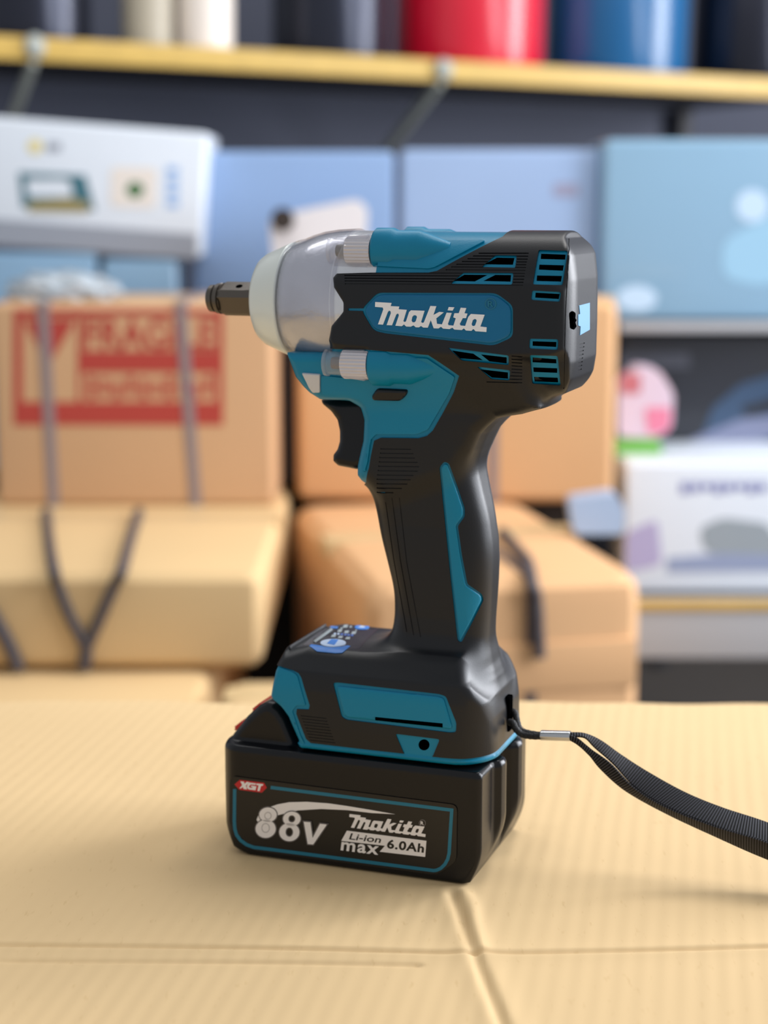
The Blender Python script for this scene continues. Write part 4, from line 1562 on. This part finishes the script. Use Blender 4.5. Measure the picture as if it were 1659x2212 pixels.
face_shape(e, 2.4, [rounded([(62, 436), (150, 426), (196, 440), (190, 460), (60, 458)], 6)], 0.0005, M['oliveprint'], 'tool_picture')
face_shape(e, 2.4, [rounded([(240, 360), (340, 362), (336, 450), (238, 446)], 14)], 0.0003, M['cream'], 'tool_picture')
face_shape(e, 2.4, [circle(292, 410, 19, 17)], 0.0005, M['green'], 'tool_picture')
face_shape(e, 2.4, [R_(360, 360 + k * 24, 386, 376 + k * 24) for k in range(4)], 0.0003, M['skyprint'])
face_shape(e, 2.4, [circle(76, 316, 16)], 0.0003, M['yelprint'])
face_shape(e, 2.4, [R_(100, 308, 132, 326)], 0.0003, M['greyprint_shade'])
face_shape(e, 2.4, [R_(248 + k * 60, 500 + k * 4, 285 + k * 60, 510 + k * 4) for k in range(3)], 0.0003, M['greyprint_shade'])

# white pouch with a black cap
M['pouch'] = mat('white plastic pouch', (226, 224, 228), 0.35, bump=0.6, bscale=30)
p0 = at(690, 480, 2.38)
e = empty('plastic_pouch', (p0.x, 2.38, at(690, 646, 2.38).z), 0)
tag(e, 'white plastic pouch with a dark cap just above the nose of the tool', 'pouch')
b = shape_mesh([rounded([(580, 476), (610, 462), (772, 430), (794, 452), (790, 520), (775, 646), (642, 646), (590, 560)], 12)])
ret = bmesh.ops.extrude_face_region(b, geom=b.faces[:])
ext = {v for v in ret['geom'] if isinstance(v, bmesh.types.BMVert)}
for v in b.verts:
    q = at(v.co.x, v.co.y, 2.38)
    v.co = q - e.location + Vector((0, 0.09 if v in ext else 0, 0))
bm_obj('pouch_body', b, M['pouch'], e)
q = at(613, 474, 2.38) - e.location
b = bmesh.new()
bmesh.ops.create_cone(b, cap_ends=True, segments=24, radius1=0.016, radius2=0.013, depth=0.03)
for v in b.verts: v.co = Vector((v.co.x, v.co.z, v.co.y)) + Vector((q.x, -0.012, q.z))
bm_obj('cap', b, M['darkcase'], e)

# crumpled clear bag on the box with red print
M['bag'] = mat('grey plastic film', (170, 180, 188), 0.25, coat=0.6, bump=1.0, bscale=60)
bb_ = bmesh.new()
bmesh.ops.create_icosphere(bb_, subdivisions=4, radius=1)
p = at(145, 652, 2.33)
for v in bb_.verts:
    c = v.co.copy()
    k = 1 + 0.12 * math.sin(c.x * 9 + c.y * 5) * math.sin(c.z * 7 + 2) + 0.05 * math.sin(c.x * 23 + c.z * 19)
    v.co = Vector((c.x * 0.075 * k, c.y * 0.05 * k, max(c.z, -0.35) * 0.026 * k))
zt0 = fb_.location.z + at(0, 655, 2.2).z - at(0, 1093, 2.2).z
o = bm_obj('plastic_bag', bb_, M['bag'])
o.location = (p.x, p.y - 0.02, zt0 + 0.010)
tag(o, 'crumpled grey plastic bag on top of the box with red print', 'bag')

# right shelf unit
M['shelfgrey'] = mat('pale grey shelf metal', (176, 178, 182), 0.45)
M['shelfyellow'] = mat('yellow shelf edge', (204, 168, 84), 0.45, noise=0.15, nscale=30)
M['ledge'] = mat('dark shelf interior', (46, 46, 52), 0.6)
M['blackbox'] = mat('black printed carton', (44, 46, 54), 0.35, coat=0.3)
M['bluegrey'] = mat('blue grey print', (62, 84, 112), 0.4)
M['palegrey'] = mat('pale violet print', (130, 136, 164), 0.4)


def shelf(name, label, px0, px1, py0, py1, Y, depth, mts, yaw=0.0):
    a = at(px0, py1, Y); tz_ = at(px0, py0, Y).z
    r = ray(px1, py0); k = r[0] / r[1]
    c, s_ = math.cos(yaw), math.sin(yaw)
    w = (a.y * k - a.x) / (c - k * s_)
    e = empty(name, (a.x, a.y, a.z), yaw)
    tag(e, label, 'shelf')
    hgt = tz_ - a.z
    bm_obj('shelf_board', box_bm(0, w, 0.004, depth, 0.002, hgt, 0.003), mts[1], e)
    bm_obj('front_lip', box_bm(0, w, -0.006, 0.006, 0, hgt + 0.004, 0.003), mts[0], e)
    return e, w, hgt


e, w, hh = shelf('shelf_rack', 'pale grey metal rack at the right with a thin yellow line on its lowest shelf', 1345, 2150, 1296, 1420, 2.3, 0.55, (M['shelfgrey'], M['ledge']))
bm_obj('edge_trim', box_bm(0, w, -0.011, -0.004, hh - 0.012, hh + 0.002, 0.002), M['shelfyellow'], e)
_u = at(1338, 716, 2.5) - e.location; _t = at(1338, 697, 2.5).z - e.location.z
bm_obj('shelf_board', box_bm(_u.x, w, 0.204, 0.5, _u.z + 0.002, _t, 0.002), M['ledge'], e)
bm_obj('front_lip', box_bm(_u.x, w, 0.194, 0.206, _u.z, _t + 0.001, 0.002), M['shelfgrey'], e)
for lx, ly in ((w - 0.03, 0.02), (w - 0.03, 0.52), (0.0, 0.52)):
    bm_obj('upright', box_bm(lx, lx + 0.03, ly, ly + 0.03, FLOOR - e.location.z, _t + 0.01, 0.003), M['shelfgrey'], e)
zlow = e.location.z + hh
e, w, hh = carton('printed_carton', 'white printed carton with violet lettering row at the right edge', 'box', 1345, 1780, 1000, 1268, 2.34, 0.4, M['whitebox'], bev=0.008, seam=False, down=zlow + 0.001)
ztop_ = zlow + 0.001 + hh
ztop_ = e.location.z + hh
face_shape(e, 2.34, [R_(1470 + k * 24, 1042, 1488 + k * 24, 1066 - (k % 3) * 4) for k in range(8)], 0.0003, mat('violet print', (120, 124, 178), 0.5), 'lettering')
face_shape(e, 2.34, [rounded([(1352, 1150), (1420, 1120), (1430, 1220), (1352, 1236)], 18)], 0.0003, mat('pale violet picture', (176, 168, 204), 0.5), 'tool_picture')
face_shape(e, 2.34, [rounded([(1510, 1140), (1560, 1118), (1659, 1130), (1690, 1190), (1640, 1215), (1520, 1190)], 18)], 0.0003, mat('grey green picture', (150, 160, 168), 0.5), 'tool_picture')
face_shape(e, 2.34, [rounded([(1440, 1205), (1560, 1195), (1780, 1200), (1780, 1232), (1440, 1236)], 8)], 0.0005, mat('slate picture', (146, 158, 188), 0.5), 'tool_picture')
e, w, hh = carton('black_carton', 'black carton with blue grey tool picture on the right shelf', 'box', 1338, 1780, 722, 990, 2.56, 0.16, M['blackbox'], bev=0.006, seam=False, down=ztop_ + 0.001)
face_shape(e, 2.56, [rounded([(1500, 985), (1540, 880), (1600, 830), (1700, 800), (1700, 985)], 10)], 0.0003, M['bluegrey'], 'tool_picture')
face_shape(e, 2.56, [rounded([(1462, 982), (1490, 950), (1600, 905), (1700, 895), (1700, 930), (1560, 985)], 10)], 0.0006, M['palegrey'], 'tool_picture')
face_shape(e, 2.56, [rounded([(1600, 880), (1700, 850), (1700, 880), (1610, 900)], 6)], 0.0008, M['blackbox'], 'tool_picture')
face_shape(e, 2.56, [rounded([(1338, 762), (1490, 762), (1490, 796), (1338, 796)], 6)], 0.0003, mat('grey strip', (78, 80, 90), 0.5), 'tool_picture')

M['pinkpack'] = mat('pink and white pack', (214, 196, 214), 0.4)
M['pink'] = mat('pink patch', (222, 130, 160), 0.4)
M['lime'] = mat('green pack', (110, 176, 84), 0.4)
M['pinkred'] = mat('rose patch', (190, 112, 122), 0.4)


def pack(name, label, cat, P, Y, dep, m, extra=()):
    z0 = min(at(p[0], p[1], Y).z for p in P)
    c = at(sum(p[0] for p in P) / len(P), 900, Y)
    e = empty(name, (c.x, Y, z0))
    tag(e, label, cat)
    def mk(nm, Q, y0, y1, mm):
        b = shape_mesh([Q])
        ret = bmesh.ops.extrude_face_region(b, geom=b.faces[:])
        ext = {v for v in ret['geom'] if isinstance(v, bmesh.types.BMVert)}
        for v in b.verts:
            q = at(v.co.x, v.co.y, Y) - e.location
            v.co = Vector((q.x, y0 if v in ext else y1, q.z))
        bm_obj(nm, b, mm, e)
    mk('pack_body', P, 0, dep, m)
    for nm, Q, mm in extra: mk(nm, Q, -0.0015, 0.0, mm)
    return e


pack('small_pack', 'pink and white small pack on the green one, beside the tall orange brown box', 'pack', rounded([(1338, 830), (1380, 790), (1425, 800), (1456, 850), (1452, 925), (1420, 946), (1336, 944)], 14), 2.42, 0.05, M['pinkpack'],
     [('patch', rounded([(1392, 880), (1450, 880), (1446, 930), (1400, 940)], 12), M['pink']), ('patch', rounded([(1338, 806), (1384, 806), (1384, 850), (1340, 850)], 10), M['pinkred'])])
pack('small_pack', 'bright green small pack under the pink and white one', 'pack', rounded([(1330, 947), (1425, 947), (1432, 990), (1330, 996)], 8), 2.42, 0.06, M['lime'])
r = ray(1290, 1156); Yp = float((zc - CAMH) / r[2] * r[1])
pack('plastic_pouch', 'pale blue plastic pouch lying between the orange brown box and the white printed carton', 'pouch', rounded([(1228, 1080), (1330, 1066), (1352, 1100), (1348, 1155), (1240, 1155)], 14), Yp, 0.04, mat('pale blue film', (168, 190, 220), 0.3, bump=0.6, bscale=40))

# top shelf with the cylinders
SYAW = math.radians(24)
e, w, hh = shelf('shelf', 'yellow edged top shelf holding the row of coloured canisters', -90, 1760, 77, 124, 2.78, 0.42, (M['shelfyellow'], M['ledge']), SYAW)
e.rotation_euler = (0, math.radians(0.9), SYAW)
ts = e
M['bracket'] = mat('pale bracket metal', (170, 174, 166), 0.4)
for px, py in ((75, 100), (958, 150)):
    # find the spot along the shelf
    mw = Matrix.Translation(e.location) @ e.rotation_euler.to_matrix().to_4x4()
    inv = mw.inverted()
    co = inv @ Vector(CAM); d = inv.to_3x3() @ Vector(ray(px, py))
    q = co + d * ((-0.01 - co.y) / d.y)
    b = bmesh.new()
    bmesh.ops.create_uvsphere(b, u_segments=20, v_segments=12, radius=0.019)
    for v in b.verts: v.co = Vector((v.co.x * 0.9, v.co.y * 0.6, v.co.z)) + Vector((q.x, -0.012, q.z))
    bm_obj('bracket_stud', b, M['bracket'], e)
    b = bmesh.new()
    a0 = Vector((q.x, 0.0, 0.0)); a1 = Vector((q.x + (0.0), 0.40, -0.19))
    merge(b, box_bm(-0.006, 0.006, 0, 0.44, -0.009, 0.009, 0.002))
    rm = Matrix.Rotation(-math.radians(26), 3, 'X')
    for v in b.verts: v.co = rm @ v.co + a0
    bm_obj('bracket', b, M['bracket'], e)
bm_obj('back_panel', box_bm(0, w, 0.42, 0.43, -0.42, 0.0, 0.002), M['wall'], e)
for k in (0.02, w - 0.05):
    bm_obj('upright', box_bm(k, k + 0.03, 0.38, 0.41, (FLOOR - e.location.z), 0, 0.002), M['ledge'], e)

INV = (Matrix.Translation(e.location) @ e.rotation_euler.to_matrix().to_4x4()).inverted()
MW = INV.inverted()


def canister(label, px0, px1, rgb, rough=0.3, coat=0.3, lidrgb=None, dy=0.03, metal=0.0):
    # tangent cylinder between two lines of sight standing near the shelf front
    k0 = ray(px0, 100); k1 = ray(px1, 100)
    a0 = math.atan2(k0[0], k0[1]); a1 = math.atan2(k1[0], k1[1])
    am = (a0 + a1) / 2; ha = (a1 - a0) / 2
    # distance of the shelf front along the middle line of sight
    co = INV @ Vector(CAM); d = INV.to_3x3() @ Vector((math.sin(am), math.cos(am), 0))
    t = -co.y / d.y
    D = t
    for _ in range(6):
        R = D * math.sin(ha)
        D = t + (R + dy)
    R = D * math.sin(ha)
    x, y = D * math.sin(am), D * math.cos(am)
    lp = INV @ Vector((x, y, 0.45))
    # stand on the board
    base = MW @ Vector((lp.x, lp.y, hh + 0.0005))
    e2 = empty('canister', (base.x, base.y, base.z), 0)
    e2.rotation_euler = (0, math.radians(0.9), 0)
    tag(e2, label, 'canister', 'canisters on the top shelf')
    Hh = 0.30
    prof = [(0, 0), (R * 0.93, 0), (R * 0.985, 0.003), (R, 0.009), (R, Hh - 0.01), (R * 0.97, Hh - 0.002), (R * 0.9, Hh), (0, Hh)]
    def lat(pr, seg=72):
        b = bmesh.new(); rings = []
        for r_, z_ in pr:
            if r_ <= 0: rings.append([b.verts.new((0, 0, z_))])
            else: rings.append([b.verts.new((r_ * math.cos(2 * math.pi * i / seg), r_ * math.sin(2 * math.pi * i / seg), z_)) for i in range(seg)])
        for a, c in zip(rings, rings[1:]):
            for i in range(seg):
                j = (i + 1) % seg
                if len(a) == 1: b.faces.new([a[0], c[i], c[j]])
                elif len(c) == 1: b.faces.new([a[i], a[j], c[0]])
                else: b.faces.new([a[i], a[j], c[j], c[i]])
        return b
    bm_obj('canister_body', lat(prof), mat('canister paint', rgb, rough, coat=coat, metal=metal), e2)
    bm_obj('lid', lat([(0, Hh), (R * 0.92, Hh), (R * 0.94, Hh + 0.02), (R * 0.5, Hh + 0.03), (0, Hh + 0.03)]), mat('canister lid', lidrgb or (30, 30, 32), 0.4), e2)
    return e2


canister('dark glossy canister at the left end of the top shelf', -70, 196, (42, 45, 58), 0.33, 0.3, metal=0.75)
canister('beige canister beside the cream white one on the top shelf', 262, 374, (176, 166, 146), 0.45, 0.1)
canister('cream white canister on the top shelf', 380, 503, (238, 226, 214), 0.4, 0.2, dy=0.01)
canister('dark canister with pale reflection, left of the red one', 585, 838, (42, 45, 58), 0.33, 0.3, metal=0.75)
canister('bright red canister on the top shelf', 850, 1172, (214, 18, 48), 0.3, 0.4)
canister('blue canister right of the red one', 1178, 1482, (0, 92, 146), 0.3, 0.4)
canister('dark canister at the right end of the top shelf, beside the blue one', 1490, 1760, (40, 42, 54), 0.33, 0.3, metal=0.75)
